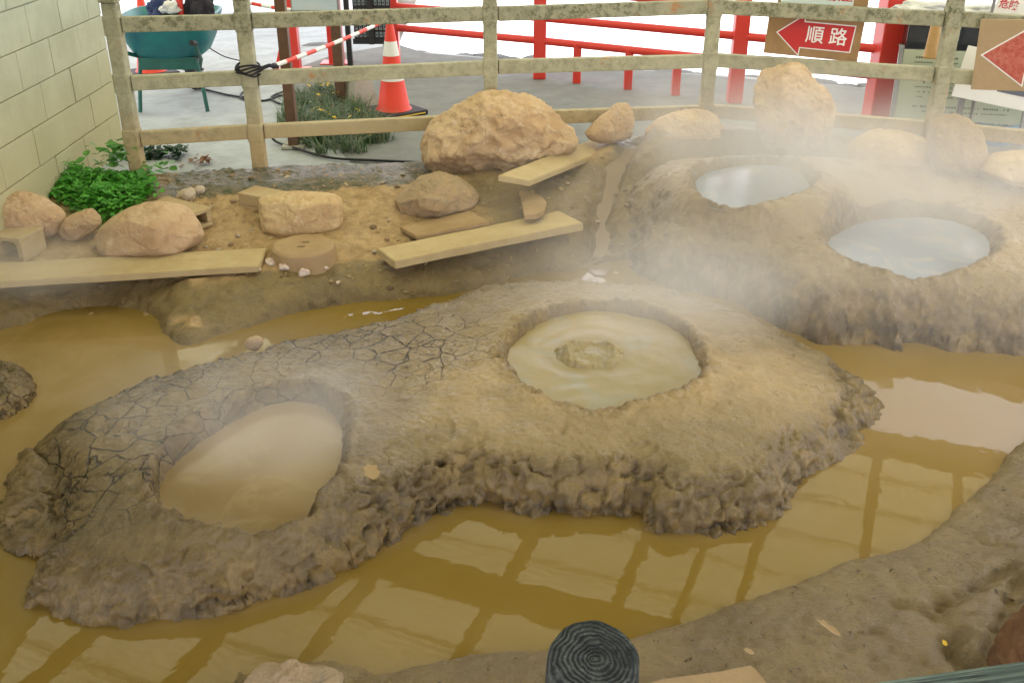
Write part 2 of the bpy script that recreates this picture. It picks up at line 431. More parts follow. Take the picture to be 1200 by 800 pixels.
def wood_end():
    t = NT('weathered_log')
    sep = t.n('ShaderNodeSeparateXYZ'); t.l(t.warp(9, .03), sep.inputs[0])
    # ring distance in the log's own space (centre offset like the photo's pith)
    dx = t.math('MULTIPLY', t.math('ADD', sep.outputs[0], .0), 1.0); dy = t.math('ADD', sep.outputs[1], .004)
    r = t.math('SQRT', t.math('ADD', t.math('MULTIPLY', dx, dx), t.math('MULTIPLY', dy, dy)))
    wv = t.math('SINE', t.math('MULTIPLY', t.math('ADD', r, t.math('ADD', t.math('MULTIPLY', t.noise(22, 5), .02), t.math('MULTIPLY', t.noise(7, 2), .05))), 1050.0))
    wv = t.math('ADD', t.math('MULTIPLY', wv, .5), .5)
    grain = t.noise(60, 8, .8, 0, off=(1, 1, 1))
    mixv = t.math('ADD', t.math('MULTIPLY', wv, t.ramp(t.noise(11, 3, .6, off=(2, 7, 1)), .3, .7, .08, .36)), t.math('MULTIPLY', grain, .85))
    c = t.mix(t.ramp(mixv, .35, 1.0), (.028, .035, .032), (.22, .245, .205))
    c = t.mix(t.ramp(t.noise(9, 5, .6, off=(4, 0, 0)), .5, .62, 0, .5), c, (.045, .055, .06))
    c = t.mix(t.ramp(t.noise(110, 5, .8), .60, .72, 0, .85), c, (.34, .38, .34))
    return t.bsdf(c, .8, t.bump(mixv, .004, 1.0), spec=.2)
M['log'] = wood_end()
def green_rail():
    t = NT('green_weathered_rail')
    v = t.vmath('MULTIPLY', t.tc, (3, 90, 90))
    n = t.noise(1.0, 6, .7, vec=v)
    c = t.mix(t.ramp(n, .42, .6), (.03, .045, .04), (.22, .29, .23))
    c = t.mix(t.ramp(t.noise(6, 5, .6), .45, .65, 0, .5), c, (.12, .17, .14))
    return t.bsdf(c, .8, t.bump(n, .003, 1.0), spec=.2)
M['rail_green'] = green_rail()
def leaf_mat(name, A, B):
    t = NT(name)
    oi = t.n('ShaderNodeObjectInfo'); g = t.n('ShaderNodeNewGeometry')
    c = t.mix(g.outputs['Random Per Island'], A, B)
    bs = t.n('ShaderNodeBsdfPrincipled'); t.l(c, bs.inputs['Base Color']); bs.inputs['Roughness'].default_value = .5
    tr = t.n('ShaderNodeBsdfTranslucent'); t.l(c, tr.inputs[0])
    mx = t.n('ShaderNodeMixShader'); mx.inputs[0].default_value = .3
    t.l(bs.outputs[0], mx.inputs[1]); t.l(tr.outputs[0], mx.inputs[2]); t.l(mx.outputs[0], t.out.inputs[0]); return t.m
M['weed'] = leaf_mat('bright_weed', (.12, .44, .04), (.05, .25, .025))
M['leafy'] = leaf_mat('light_leaf', (.16, .40, .07), (.08, .26, .05))
M['blade'] = leaf_mat('grass_blade', (.05, .13, .055), (.17, .20, .10))
M['dark_leaf'] = leaf_mat('dark_leaf', (.02, .06, .025), (.04, .09, .04))
M['straw'] = leaf_mat('straw', (.48, .38, .2), (.36, .24, .10))
M['flower'] = leaf_mat('yellow_flower', (.75, .55, .03), (.7, .45, .02))
M['dead'] = leaf_mat('dead_leaf', (.55, .42, .22), (.40, .27, .12))
M['dead_br'] = leaf_mat('brown_dead_leaf', (.30, .13, .05), (.20, .10, .05))
def roof_mat():
    t = NT('translucent_roof_sheet')
    c = t.mix(t.ramp(t.noise(1.3, 4, .6), .35, .65), (.68, .665, .45), (.60, .585, .38))
    tr = t.n('ShaderNodeBsdfTranslucent'); t.l(c, tr.inputs[0]); df = t.n('ShaderNodeBsdfDiffuse'); t.l(c, df.inputs[0])
    mx = t.n('ShaderNodeMixShader'); mx.inputs[0].default_value = .08
    t.l(tr.outputs[0], mx.inputs[1]); t.l(df.outputs[0], mx.inputs[2]); t.l(mx.outputs[0], t.out.inputs[0]); return t.m
M['roof'] = roof_mat()
M['beam'] = simple('roof_beam', (.10, .07, .045), .6)

# ------------------------------------------------------------------ layout outlines (surveyed on the ground plane)
FENCE = [(-2.37, 6.2), (-1.63, 6.34), (-.14, 6.66), (1.33, 6.9), (2.72, 6.45), (4.1, 5.8)]
def yfence(x):
    return np.interp(x, [-60, -2.37, -1.63, -.14, 1.33, 2.72, 4.1, 6, 60], [6.2, 6.2, 6.34, 6.66, 6.9, 6.45, 5.8, 4.9, 4.9])
MAIN = smooth_poly(wp([(40, 700), (75, 722), (130, 735), (190, 730), (250, 718), (325, 700), (375, 684), (400, 662), (445, 642),
    (490, 620), (520, 604), (565, 596), (620, 607), (660, 606), (742, 603), (752, 606), (762, 622), (810, 628), (880, 619), (922, 602), (935, 572),
    (985, 538), (1018, 508), (1024, 480), (1006, 450), (985, 425, .03), (945, 382, .12), (880, 342, .18), (800, 318, .21), (700, 306, .22), (600, 311, .19),
    (520, 337, .16), (440, 364, .14), (380, 377, .14), (300, 393, .14), (230, 409, .14), (150, 431, .14), (90, 457, .14), (50, 490, .11),
    (32, 520, .08), (42, 560), (62, 600), (58, 650), (36, 685)]))
LEDGE = smooth_poly(wp([(4, 640), (0, 600), (12, 560), (35, 530), (85, 560), (80, 650), (30, 650)]))
C1 = smooth_poly(wp([(180, 585), (172, 548), (200, 512), (250, 478), (310, 450), (360, 446), (400, 465), (409, 500), (397, 545), (374, 580), (362, 602), (318, 616), (270, 622), (215, 610)], .19))
C2 = smooth_poly(wp([(588, 400), (603, 378), (640, 354), (700, 344), (760, 352), (800, 370), (824, 398), (826, 424), (800, 444), (750, 457), (700, 465), (650, 455), (608, 430)], .27))
MOUND2 = smooth_poly(wp([(722, 290), (745, 312), (785, 338), (860, 354), (900, 376), (960, 400), (1000, 400), (1055, 412), (1065, 404), (1130, 412), (1200, 415), (1330, 425), (1450, 400), (1480, 300, .2),
    (1350, 215, .40), (1200, 192, .43), (1100, 176, .45), (980, 166, .45), (860, 163, .45), (790, 172, .42), (745, 198, .32), (722, 222, .25), (716, 255, .15)]))
CA = smooth_poly(wp([(808, 208), (830, 193), (880, 186), (930, 190), (957, 208), (950, 226), (915, 237), (860, 240), (822, 230)], .43))
CB = smooth_poly(wp([(962, 278), (985, 257), (1040, 245), (1110, 247), (1160, 265), (1172, 288), (1150, 308), (1100, 320), (1040, 317), (985, 300)], .30))
SMALL = smooth_poly(wp([(-40, 490), (-5, 493), (15, 486), (36, 472), (40, 455), (28, 435), (8, 420, .06), (-40, 415, .06), (-80, 450)]))
REAR = smooth_poly(wp([(-500, 440), (-200, 410), (0, 386), (60, 367), (120, 358), (165, 365), (190, 388), (213, 404), (245, 397), (300, 379), (370, 361), (450, 351),
    (520, 345), (600, 328), (690, 312), (730, 303), (800, 300), (900, 290), (1050, 285), (1300, 290), (1800, 330)]) + [Vector((12, 4, 0)), Vector((60, 60, 0)), Vector((-60, 60, 0)), Vector((-60, 4.4, 0)), Vector((-8, 4.2, 0))], 4)
NEAR = smooth_poly(wp([(-400, 830), (100, 830), (290, 797), (350, 785), (400, 797), (470, 788), (560, 768), (640, 762), (741, 748), (800, 730), (859, 709), (933, 688), (987, 661), (1056, 645), (1093, 619), (1147, 576), (1200, 517), (1290, 455), (1500, 420)])
    + [Vector((8, 3.2, 0)), Vector((60, 2.5, 0)), Vector((60, -60, 0)), Vector((-60, -60, 0)), Vector((-60, 1.4, 0)), Vector((-6, 1.8, 0))], 4)

def lumps(X, Y, Z, s=0, e=1.0):
    """cauliflower-like wet mud lumps"""
    wx = X+.06*fbm(X, Y, Z, 8, 3, 40+s); wy = Y+.06*fbm(X, Y, Z, 8, 3, 50+s)
    a = np.sqrt(np.maximum(0, 1-np.minimum(1, worley(wx, wy, Z*1.2, 8.0, s)*1.2)**2))
    b = np.sqrt(np.maximum(0, 1-np.minimum(1, worley(wx, wy, Z, 30, s+5)*1.2)**2))
    c = fbm(X, Y, Z, 22, 4, s+9)
    g = np.clip(.75+1.3*fbm(X, Y, Z, 4.5, 3, s+60), .12, 1.7); g2 = np.clip(.7+1.5*fbm(X, Y, Z, 8, 3, s+63), .1, 1.6)
    rd = 1-2*np.abs(fbm(X, Y, Z*1.6, 10, 4, s+30))
    big = fbm(X, Y, Z*1.3, 5.5, 3, s+33)
    return e*(.030*(a-.45)*g+.015*(b-.5)*g2+.011*c-.018*np.clip(rd-.6, 0, 1)/.4+.026*big)
def normals(X, Y, Z):
    dzdy, dzdx = np.gradient(Z); dydy = np.gradient(Y, axis=0); dxdx = np.gradient(X, axis=1)
    gx = dzdx/dxdx; gy = dzdy/dydy; L = np.sqrt(gx*gx+gy*gy+1)
    return -gx/L, -gy/L, 1/L
def blob(X, Y, cx, cy, rx, ry=None):
    ry = ry or rx
    return np.exp(-(((X-cx)/rx)**2+((Y-cy)/ry)**2))
def pblob(X, Y, x, y, rx, ry, z=.2):
    p = px(x, y, z); return blob(X, Y, p.x, p.y, rx, ry)

# ------------------------------------------------------------------ ground sheet
def axis(lo, hi, step, far):
    mid = np.arange(lo, hi+1e-6, step); g = []; d = step; v = hi
    while v < far: d *= 1.22; v += d; g.append(v)
    h = []; d = step; v = lo
    while v > -far: d *= 1.22; v -= d; h.append(v)
    return np.concatenate([h[::-1], mid, g])
RU = (.9276, -.3737); RV = (.3737, .9276)
def build_ground():
    X, Y = np.meshgrid(axis(-3.1, 3.9, .0105, 400), axis(.9, 7.0, .0105, 400))
    Z0 = np.zeros_like(X)
    wob = .045*fbm(X, Y, Z0, 3.2, 4, 3)+.012*fbm(X, Y, Z0, 17, 3, 5)
    dr = sdf(REAR, X, Y)+wob
    dn = sdf(NEAR, X, Y)+wob*.35
    nb = fbm(X, Y, Z0, 1.6, 4, 12)
    zt = .155+.135*sstep(4.95, 6.1, Y)+.022*nb+.010*fbm(X, Y, Z0, 7, 4, 14)
    heap = sstep(.35, 1.0, X)*(1-sstep(3.6, 4.6, X))*np.exp(-((Y-yfence(X)+.45)/.42)**2)
    zt = zt+.20*heap*(1+.3*fbm(X, Y, Z0, 4, 3, 15))+.05*np.exp(-((Y-yfence(X)+.35)/.25)**2)*sstep(-.6, .0, X)
    tip = pblob(X, Y, 218, 380, .30, .24, .1)
    zt = zt-.06*tip+.06*tip*fbm(X, Y, Z0, 9, 4, 16)+.0*tip
    zt = zt+(.195-zt)*sstep(-.05, .12, Y-yfence(X))
    wdt = .05+.05*sstep(-1.2, .0, X)+.05*(1-sstep(-1.3, -.9, X))
    hr = np.where(dr > 0, zt*(1-np.exp(-dr/wdt))*(1+.05*nb), dr*1.6)
    # stepped look of the old left bank
    hr = hr-.035*sstep(.02, .1, dr)*(1-sstep(.2, .45, dr))*(fbm(X, Y, Z0, 5, 3, 77)+.4)
    hn = np.where(dn > 0, .03*(1-np.exp(-dn/.02))+.10*(1-np.exp(-dn/.5))+.02*sstep(0, .4, dn)*nb, dn*1.2)
    # near bank rises to the right, with a crevice beside the red rock
    hn = hn+np.where(dn > 0, .14*sstep(.9, 2.2, X)*sstep(.05, .8, dn), 0)
    for (a, b, w, dep) in (((1055, 690), (1100, 700), .022, .03), ((1110, 690), (1120, 740), .05, .05), ((1120, 740), (1150, 790), .04, .07), ((1110, 690), (1190, 650), .025, .05), ((1200, 670), (1140, 800), .03, .07)):
        A = px(*a, .15); B = px(*b, .15); e = B-A
        t = np.clip(((X-A.x)*e.x+(Y-A.y)*e.y)/e.length_squared, 0, 1)
        dd = np.hypot(X-A.x-e.x*t, Y-A.y-e.y*t)+.02*fbm(X, Y, Z0, 18, 3, 8)
        hn = hn-.6*dep*np.exp(-(dd/w)**2)*(dn > 0)
    p = px(360, 795, .03); hn = np.maximum(hn, .07*blob(X, Y, p.x, p.y, .16, .07)-.01)
    Z = np.maximum(hr, hn)
    # groove of the small trickle beside the grey mound
    G = wp([(748, 194), (724, 213), (708, 240), (702, 266), (712, 290), (735, 300)], .22)
    gd = np.full(X.shape, 9.0)
    for A, B in zip(G[:-1], G[1:]):
        e = B-A; t = np.clip(((X-A.x)*e.x+(Y-A.y)*e.y)/(e.x**2+e.y**2), 0, 1)
        gd = np.minimum(gd, np.hypot(X-A.x-e.x*t, Y-A.y-e.y*t))
    gd = gd+.015*fbm(X, Y, Z0, 14, 3, 61)
    Z = Z-.13*np.exp(-(gd/.085)**2)*(dr > .02)
    Z = np.maximum(Z, -.16)
    # sink below the mounds
    for P, k in ((MAIN, .03), (MOUND2, .05)):
        d = sdf(P, X, Y); Z = np.where(d > k, np.minimum(Z, np.maximum(.27, Z-.02)-.7*(d-k)), Z); Z = np.where(d > k+.3, np.minimum(Z, .02), Z)
    # hollow for the pale pond beyond the red railing
    v = X*RV[0]+Y*RV[1]+.12*fbm(X, Y, Z0, 1.1, 3, 21)
    pond = sstep(9.55, 9.95, v)*sstep(-6, -5, X)*(Y < 80)
    Z = Z-.5*pond
    fine = sstep(-.02, .06, np.minimum(X+3.1, 3.9-X))*sstep(-.02, .06, np.minimum(Y-.9, 7-Y))
    nx, ny, nz = normals(X, Y, Z)
    steep = sstep(.25, .8, 1-nz)*fine
    D = lumps(X, Y, Z, 100, .75)*np.clip(steep+.0, 0, 1)
    stone = np.sqrt(np.maximum(0, 1-(worley(X, Y, Z0, 24, 33)*2.3)**2))
    patch = sstep(.0, .35, fbm(X, Y, Z0, 2.3, 3, 91)+.1)
    D = D+fine*(dn > 0)*(-.008*np.clip((1-2*np.abs(fbm(X, Y, Z0, 5, 4, 131)))-.72, 0, 1)/.28*sstep(.0, .2, dn)+.010*np.clip(fbm(X, Y, Z0, 16, 4, 133)-.1, 0, 1))
    D = D+fine*(.009*fbm(X, Y, Z, 26, 5, 31, .6)+.008*stone*patch*(dr > .25))
    mossy = np.clip(sstep(.55, .15, np.abs(Y-(yfence(X)-.17)))*sstep(-2.3, -1.9, X)*(1-sstep(-.45, -.1, X)), 0, 1)
    dryp = np.clip(pblob(X, Y, 430, 245, .9, .55, .28)+pblob(X, Y, 600, 190, .8, .35, .28)+pblob(X, Y, 250, 260, .7, .5, .28)+pblob(X, Y, 60, 290, .6, .5, .28)+.7*pblob(X, Y, 800, 160, 1.2, .35, .28), 0, 1)
    dryp = dryp*sstep(.12, .3, dr)
    crust = pblob(X, Y, 225, 345, .28, .10, .2)+.8*pblob(X, Y, 285, 336, .22, .06, .25)
    crust = crust*np.clip(.5+1.6*fbm(X, Y, Z0, 6, 4, 93), 0, 1)
    dryp = np.clip(dryp+crust*.8, 0, 1)
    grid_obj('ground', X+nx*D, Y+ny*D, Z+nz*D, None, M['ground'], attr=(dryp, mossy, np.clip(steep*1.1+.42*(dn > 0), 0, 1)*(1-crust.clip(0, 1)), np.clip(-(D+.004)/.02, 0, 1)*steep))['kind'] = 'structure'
    # shared sampler for resting things on the ground
    return X, Y, Z
GX, GY, GZ = build_ground()
gax, gay = GX[0], GY[:, 0]
def hitground(x, y):
    z = .2
    for _ in range(8): p = px(x, y, z); z = .5*z+.5*gz(p.x, p.y)
    return px(x, y, z)
def gz(x, y):
    i = np.searchsorted(gax, x); j = np.searchsorted(gay, y); return float(GZ[min(j, len(gay)-1), min(i, len(gax)-1)])

# ------------------------------------------------------------------ water surfaces
def sheet(name, pts, z, m, kind='structure', parent=None):
    mb = MB(); mb.bm.faces.new([mb.bm.verts.new((p[0], p[1], z)) for p in pts])
    bmesh.ops.triangulate(mb.bm, faces=mb.bm.faces)
    o = mb.build(name, m, parent)
    if kind: o['kind'] = kind
    return o
def water_sheet():
    X, Y = np.meshgrid(np.arange(-5, 6.01, .018), np.arange(1.2, 6.01, .018))
    Zr = np.zeros_like(X)
    milk = np.clip(pblob(X, Y, 80, 420, .75, .45, 0)+.7*pblob(X, Y, -60, 520, .5, .6, 0), 0, 1)
    sh_ = np.zeros_like(X)
    for P in (MAIN, MOUND2, NEAR, LEDGE):
        sh_ = np.maximum(sh_, np.exp(np.minimum(sdf(P, X, Y)+.02, 0)/.03))
    sh_ = np.clip(sh_*(.55+1.3*fbm(X, Y, X*0, 7, 4, 19)), 0, 1)
    pk = np.clip(sh_*.9+.4*np.clip(fbm(X, Y, X*0, 2.0, 5, 55), 0, 1)+pblob(X, Y, 1120, 480, .6, .6, 0)+.6*pblob(X, Y, 880, 560, .3, .35, 0), 0, 1)
    o = grid_obj('water', X, Y, Zr, None, None, attr=(milk, pk, Zr)); o['kind'] = 'structure'
    t = NT('ochre_spring_water'); mk = t.mask()
    c = t.mix(t.ramp(t.noise(.9, 4, .5, .6), .35, .65), (.20, .130, .021), (.222, .147, .032))
    sw = t.ramp(t.noise(2.2, 6, .6, 1.8), .3, .7, .5, 1.0)
    c = t.mix(t.math('MULTIPLY', mk[0], sw), c, (.31, .215, .09))
    c = t.mix(t.math('MULTIPLY', mk[1], .35), c, (.31, .215, .10))
    h = t.math('ADD', t.noise(6, 3, .45, .4), t.math('MULTIPLY', t.noise(28, 2, .5), .07))
    o.data.materials.clear(); o.data.materials.append(t.bsdf(c, .015, t.bump(h, .0005, 1.0), ior=1.34))
water_sheet()

# ------------------------------------------------------------------ mud mounds
def mound(name, poly, T, width, craters, m, label, step=.006, extra=None, attrs=None, irr=.03, lipd=.10, wallw=.075, lump=1.6):
    x0, y0 = poly.min(0)-.08; x1, y1 = poly.max(0)+.08
    X, Y = np.meshgrid(np.arange(x0, x1, step), np.arange(y0, y1, step)); O = np.zeros_like(X)
    d = sdf(poly, X, Y)+irr*fbm(X, Y, O, 5, 4, 2)+.3*irr*fbm(X, Y, O, 22, 3, 4)
    w = width(X, Y); top = T(X, Y)
    Z = np.where(d > 0, top*(1-np.exp(-d/w)), d*2.0)
    if extra is not None: Z = np.maximum(Z, extra(X, Y))
    Z = Z+sstep(.05, .25, d)*(.013*fbm(X, Y, O, 3, 4, 6)+.004*fbm(X, Y, O, 16, 4, 8))
    cr = []
    for (P, depth, zp) in craters:
        dc = sdf(P, X, Y)+.010*fbm(X, Y, O, 7, 4, 20)+.004*fbm(X, Y, O, 30, 3, 22)
        lip = .022*np.exp(-(np.minimum(dc, 0)/.10)**2)*(dc < 0)+.022*(dc >= 0)
        Z = Z+lip*(.6+.5*fbm(X, Y, O, 5, 3, 66))-(depth+lip)*sstep(-.012, wallw, dc); cr.append(dc)
    nx, ny, nz = normals(X, Y, Z)
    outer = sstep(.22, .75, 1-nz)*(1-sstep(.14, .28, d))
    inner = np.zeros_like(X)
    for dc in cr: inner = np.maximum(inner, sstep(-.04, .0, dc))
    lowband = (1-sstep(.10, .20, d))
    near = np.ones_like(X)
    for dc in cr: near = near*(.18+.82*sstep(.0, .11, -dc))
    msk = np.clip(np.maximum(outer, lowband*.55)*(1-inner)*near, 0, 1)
    D = lumps(X, Y, Z*1.2, 0, lump)*msk*np.clip(.95+1.1*fbm(X, Y, O, 2.3, 3, 205), .35, 1.35)
    frill = np.zeros_like(X)
    for dc in cr: frill = np.maximum(frill, np.exp(-((dc+.02)/.05)**2))
    D = D+frill*.022*fbm(X, Y, Z, 26, 4, 71)+.006*fbm(X, Y, Z, 40, 4, 74, .6)*(1-.6*inner)
    # shallow slump scars
    D = D-.012*sstep(.25, .45, fbm(X, Y, O, 6.5, 4, 81))*(1-inner)*sstep(.0, .1, d)*(1-sstep(.25, .5, d))
    A = attrs(X, Y, d, cr) if attrs else (O, O, O)
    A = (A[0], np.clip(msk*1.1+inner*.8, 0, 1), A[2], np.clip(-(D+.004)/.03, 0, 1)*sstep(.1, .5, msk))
    o = grid_obj('mound_body', X+nx*D, Y+ny*D, Z+nz*D, Z > -.07, m, attr=A)
    c = poly.mean(0)
    root = empty(name, (c[0], c[1], 0), 0, *label)
    o.location = (-c[0], -c[1], 0); o.parent = root
    # keep texture space in world coordinates
    me = o.data; o.location = (0, 0, 0); me.transform(Matrix.Translation((-c[0], -c[1], 0)))
    return root, c
def pool(root, c, poly, z, m, name='mud_pool', hf=None, step=.012):
    x0, y0 = poly.min(0)-.1; x1, y1 = poly.max(0)+.1
    X, Y = np.meshgrid(np.arange(x0, x1, step), np.arange(y0, y1, step))
    d = sdf(poly, X, Y); Z = np.full_like(X, z)
    if hf is not None: Z = Z+hf(X, Y)
    return grid_obj(name, X-c[0], Y-c[1], Z, d > -.03, m, root)

p2 = px(705, 405, .22)
def T_main(X, Y):
    r2 = np.hypot(X-p2.x, Y-p2.y); f1 = pblob(X, Y, 330, 645, .45, .22, .1)
    return .165+.105*np.exp(-(r2/.62)**2)+.02*np.exp(-(((X+1.0)/.8)**2+((Y-3.2)/.7)**2))-.03*sstep(1.0, 1.5, X)+.045*f1
def W_main(X, Y): return .072+.02*fbm(X, Y, X*0, 3, 3, 7)+.09*sstep(.75, 1.4, X)+.05*sstep(-.9, -1.5, X)*(Y > 3)
def E_main(X, Y):
    d = sdf(LEDGE, X, Y)+.02*fbm(X, Y, X*0, 6, 3, 2); return np.where(d > 0, .085*(1-np.exp(-d/.05)), -.2)
def A_main(X, Y, d, cr):
    crack = .95*pblob(X, Y, 370, 400, .75, .34)+.8*pblob(X, Y, 160, 475, .5, .45)+.3*pblob(X, Y, 450, 540, .3, .2)+.5*pblob(X, Y, 110, 590, .35, .25)+.2*pblob(X, Y, 480, 395, .3, .25)
    crack = np.clip(crack*(.75+.7*fbm(X, Y, X*0, 2.6, 3, 44)), 0, 1)*sstep(.02, .08, d)
    dep = .95*blob(X, Y, p2.x, p2.y, .62, .62)+.55*pblob(X, Y, 900, 440, .5, .35)+.6*pblob(X, Y, 560, 470, .45, .3)
    return crack, None, np.clip(dep, 0, 1)
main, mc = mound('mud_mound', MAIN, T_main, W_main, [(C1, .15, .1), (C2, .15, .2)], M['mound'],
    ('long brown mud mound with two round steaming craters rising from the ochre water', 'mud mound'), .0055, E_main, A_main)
pool(main, mc, C1, .105, M['pool_tan'])['label'] = 'smooth tan mud filling the left crater'
bc = px(692, 420, .17)
def boil(X, Y):
    r = np.hypot((X-bc.x), (Y-bc.y)*1.0)+.012*fbm(X, Y, X*0, 14, 3, 3)
    return .0022*(1+1.2*fbm(X, Y, X*0, 5, 3, 25))*np.sin(r*(55+22*fbm(X, Y, X*0, 2.5, 3, 5)))*np.exp(-r/.20)+.003*fbm(X, Y, X*0, 9, 4, 17)
mp = pool(main, mc, C2, .190, M['pool_grey'], hf=boil, step=.008); mp['label'] = 'boiling grey mud filling the right crater'
def bubble_mesh():
    X, Y = np.meshgrid(np.arange(-.17, .171, .0035), np.arange(-.17, .171, .0035)); O = np.zeros_like(X)
    r = np.hypot(X*.9, Y)+.022*fbm(X, Y, O, 11, 3, 5)+.02*fbm(X, Y, O, 26, 3, 15)
    ring = np.exp(-((r-.105)/.022)**2); dome = .55*sstep(.11, .02, r)
    lump = .5*np.sqrt(np.maximum(0, 1-(worley(X, Y, O, 17, 4)*1.15)**2))+.25*np.sqrt(np.maximum(0, 1-(worley(X, Y, O, 34, 9)*1.15)**2))
    Z = 1.9*(.017*ring*(1+.9*fbm(X, Y, O, 9, 2, 8))+.012*dome)*(.5+1.3*lump)-.004+.002*fbm(X, Y, O, 30, 3, 6)*(r < .14)-.03*sstep(.12, .17, r)
    return X, Y, Z
X_, Y_, Z_ = bubble_mesh()
bb = grid_obj('boiling_bubble', X_+bc.x-mc[0], Y_+bc.y-mc[1], Z_+.192, Z_ > -.02, M['pool_grey'], mp)

pa_ = px(882, 212, .42)
def T_2(X, Y):
    r_ = np.hypot((X-pa_.x)/.62, (Y-pa_.y)/.62)
    return .312+.0*Y+.135*np.maximum(sstep(1.02, .78, r_), sstep(5.45, 6.0, Y))
def W_2(X, Y): return .10+.02*fbm(X, Y, X*0, 3, 3, 7)
def A_2(X, Y, d, cr):
    return .12*pblob(X, Y, 760, 240, .3, .3)+0*X, None, np.clip(.6*sstep(.15, .5, d)+0*X, 0, 1)
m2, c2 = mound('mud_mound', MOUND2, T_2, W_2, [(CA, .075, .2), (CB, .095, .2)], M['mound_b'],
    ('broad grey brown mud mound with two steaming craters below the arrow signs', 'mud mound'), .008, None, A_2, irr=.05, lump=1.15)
pool(m2, c2, CA, .398, M['pool_sky']); pool(m2, c2, CB, .258, M['pool_sky'])
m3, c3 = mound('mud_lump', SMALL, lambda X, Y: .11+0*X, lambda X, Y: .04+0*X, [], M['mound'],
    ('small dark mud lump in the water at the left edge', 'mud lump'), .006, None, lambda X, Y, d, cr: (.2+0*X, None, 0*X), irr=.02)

G = [px(x, y, .24) for x, y in ((746, 196), (735, 206), (724, 216), (716, 228), (709, 241), (705, 254), (703, 266), (706, 278))]
def trickle():
    C_ = []
    for i in range(len(G)-1):
        a, b_, c_, d = G[max(i-1, 0)], G[i], G[i+1], G[min(i+2, len(G)-1)]
        for k in range(6):
            t = k/6; C_.append(.5*((2*b_)+(-a+c_)*t+(2*a-5*b_+4*c_-d)*t*t+(-a+3*b_-3*c_+d)*t**3))
    n = len(C_); zs = [gz(p.x, p.y) for p in C_]; zs = [sum(zs[max(0, i-4):i+5])/len(zs[max(0, i-4):i+5]) for i in range(n)]
    bm = bmesh.new(); prev = None
    for i, p in enumerate(C_):
        d = (C_[min(i+1, n-1)]-C_[max(i-1, 0)]).normalized(); nn_ = Vector((-d.y, d.x, 0))
        w = .012+.095*math.sin(math.pi*min(1, (i+1)/n*.9+.05))**.7*(1+.25*math.sin(i*.9))
        z = zs[i]+.016
        a = bm.verts.new((p.x+nn_.x*w, p.y+nn_.y*w, z)); b_ = bm.verts.new((p.x-nn_.x*w, p.y-nn_.y*w, z))
        if prev: bm.faces.new((prev[0], prev[1], b_, a))
        prev = (a, b_)
    bmesh.ops.recalc_face_normals(bm, faces=bm.faces)
    me = bpy.data.meshes.new('trickle'); bm.to_mesh(me); bm.free()
    link_mesh('trickle', me, M['trickle'], None, True)['kind'] = 'structure'
trickle()

# ------------------------------------------------------------------ paving beyond the fence
xs = np.linspace(-14, 14, 57)
front = [(float(x), float(yfence(x))+.16+.02*math.sin(x*9)) for x in xs]
sheet('concrete_paving', front+[(14, 16), (-14, 16)], .212, M['pave'])
# the concrete sheet is cut where the pale pond lies: an asphalt path covers its near part
def vline(v, u): return (u*RU[0]+v*RV[0], u*RU[1]+v*RV[1])
bpy.data.objects.remove(bpy.data.objects['concrete_paving'])
edge_u = -4.25
pavepts = [f for f in front if f[0] < 9]
e1 = vline(9.62, 5.5); e2 = vline(9.62, -5.35)
sheet('concrete_paving', pavepts+[(11.5, 4.6), e1]+[vline(9.62+.05*math.sin(k*2.1), 5.5-k*.55) for k in range(1, 19)]+[e2, (-3.0, 30), (-30, 30), (-30, 6.5)], .212, M['pave'])
asp = [tuple(px(x, y, .216))[:2] for x, y in ((336, 84), (392, 64), (465, 52))]
front2 = [(float(x), float(yfence(x))+.19+.02*math.sin(x*9)) for x in np.linspace(-.9, 9, 34)]
left2 = [tuple(px(x, y, .216))[:2] for x, y in ((412, 190), (398, 176), (346, 160), (332, 130))]
sheet('asphalt_path', [left2[3]]+asp+[vline(9.55, 4.8-k*.4+0) for k in range(24, -1, -1) if vline(9.55, 4.8-k*.4)[0] > asp[2][0]+.1]+front2[::-1]+left2[:3], .217, M['asphalt'])
X, Y = np.meshgrid(np.linspace(-3, 30, 12), np.linspace(3, 60, 12))
sheet('milky_pond', [vline(9.3, 12), vline(9.3, -5.2), (-2.6, 60), (60, 60), (60, 2)], -.08, M['milky'])

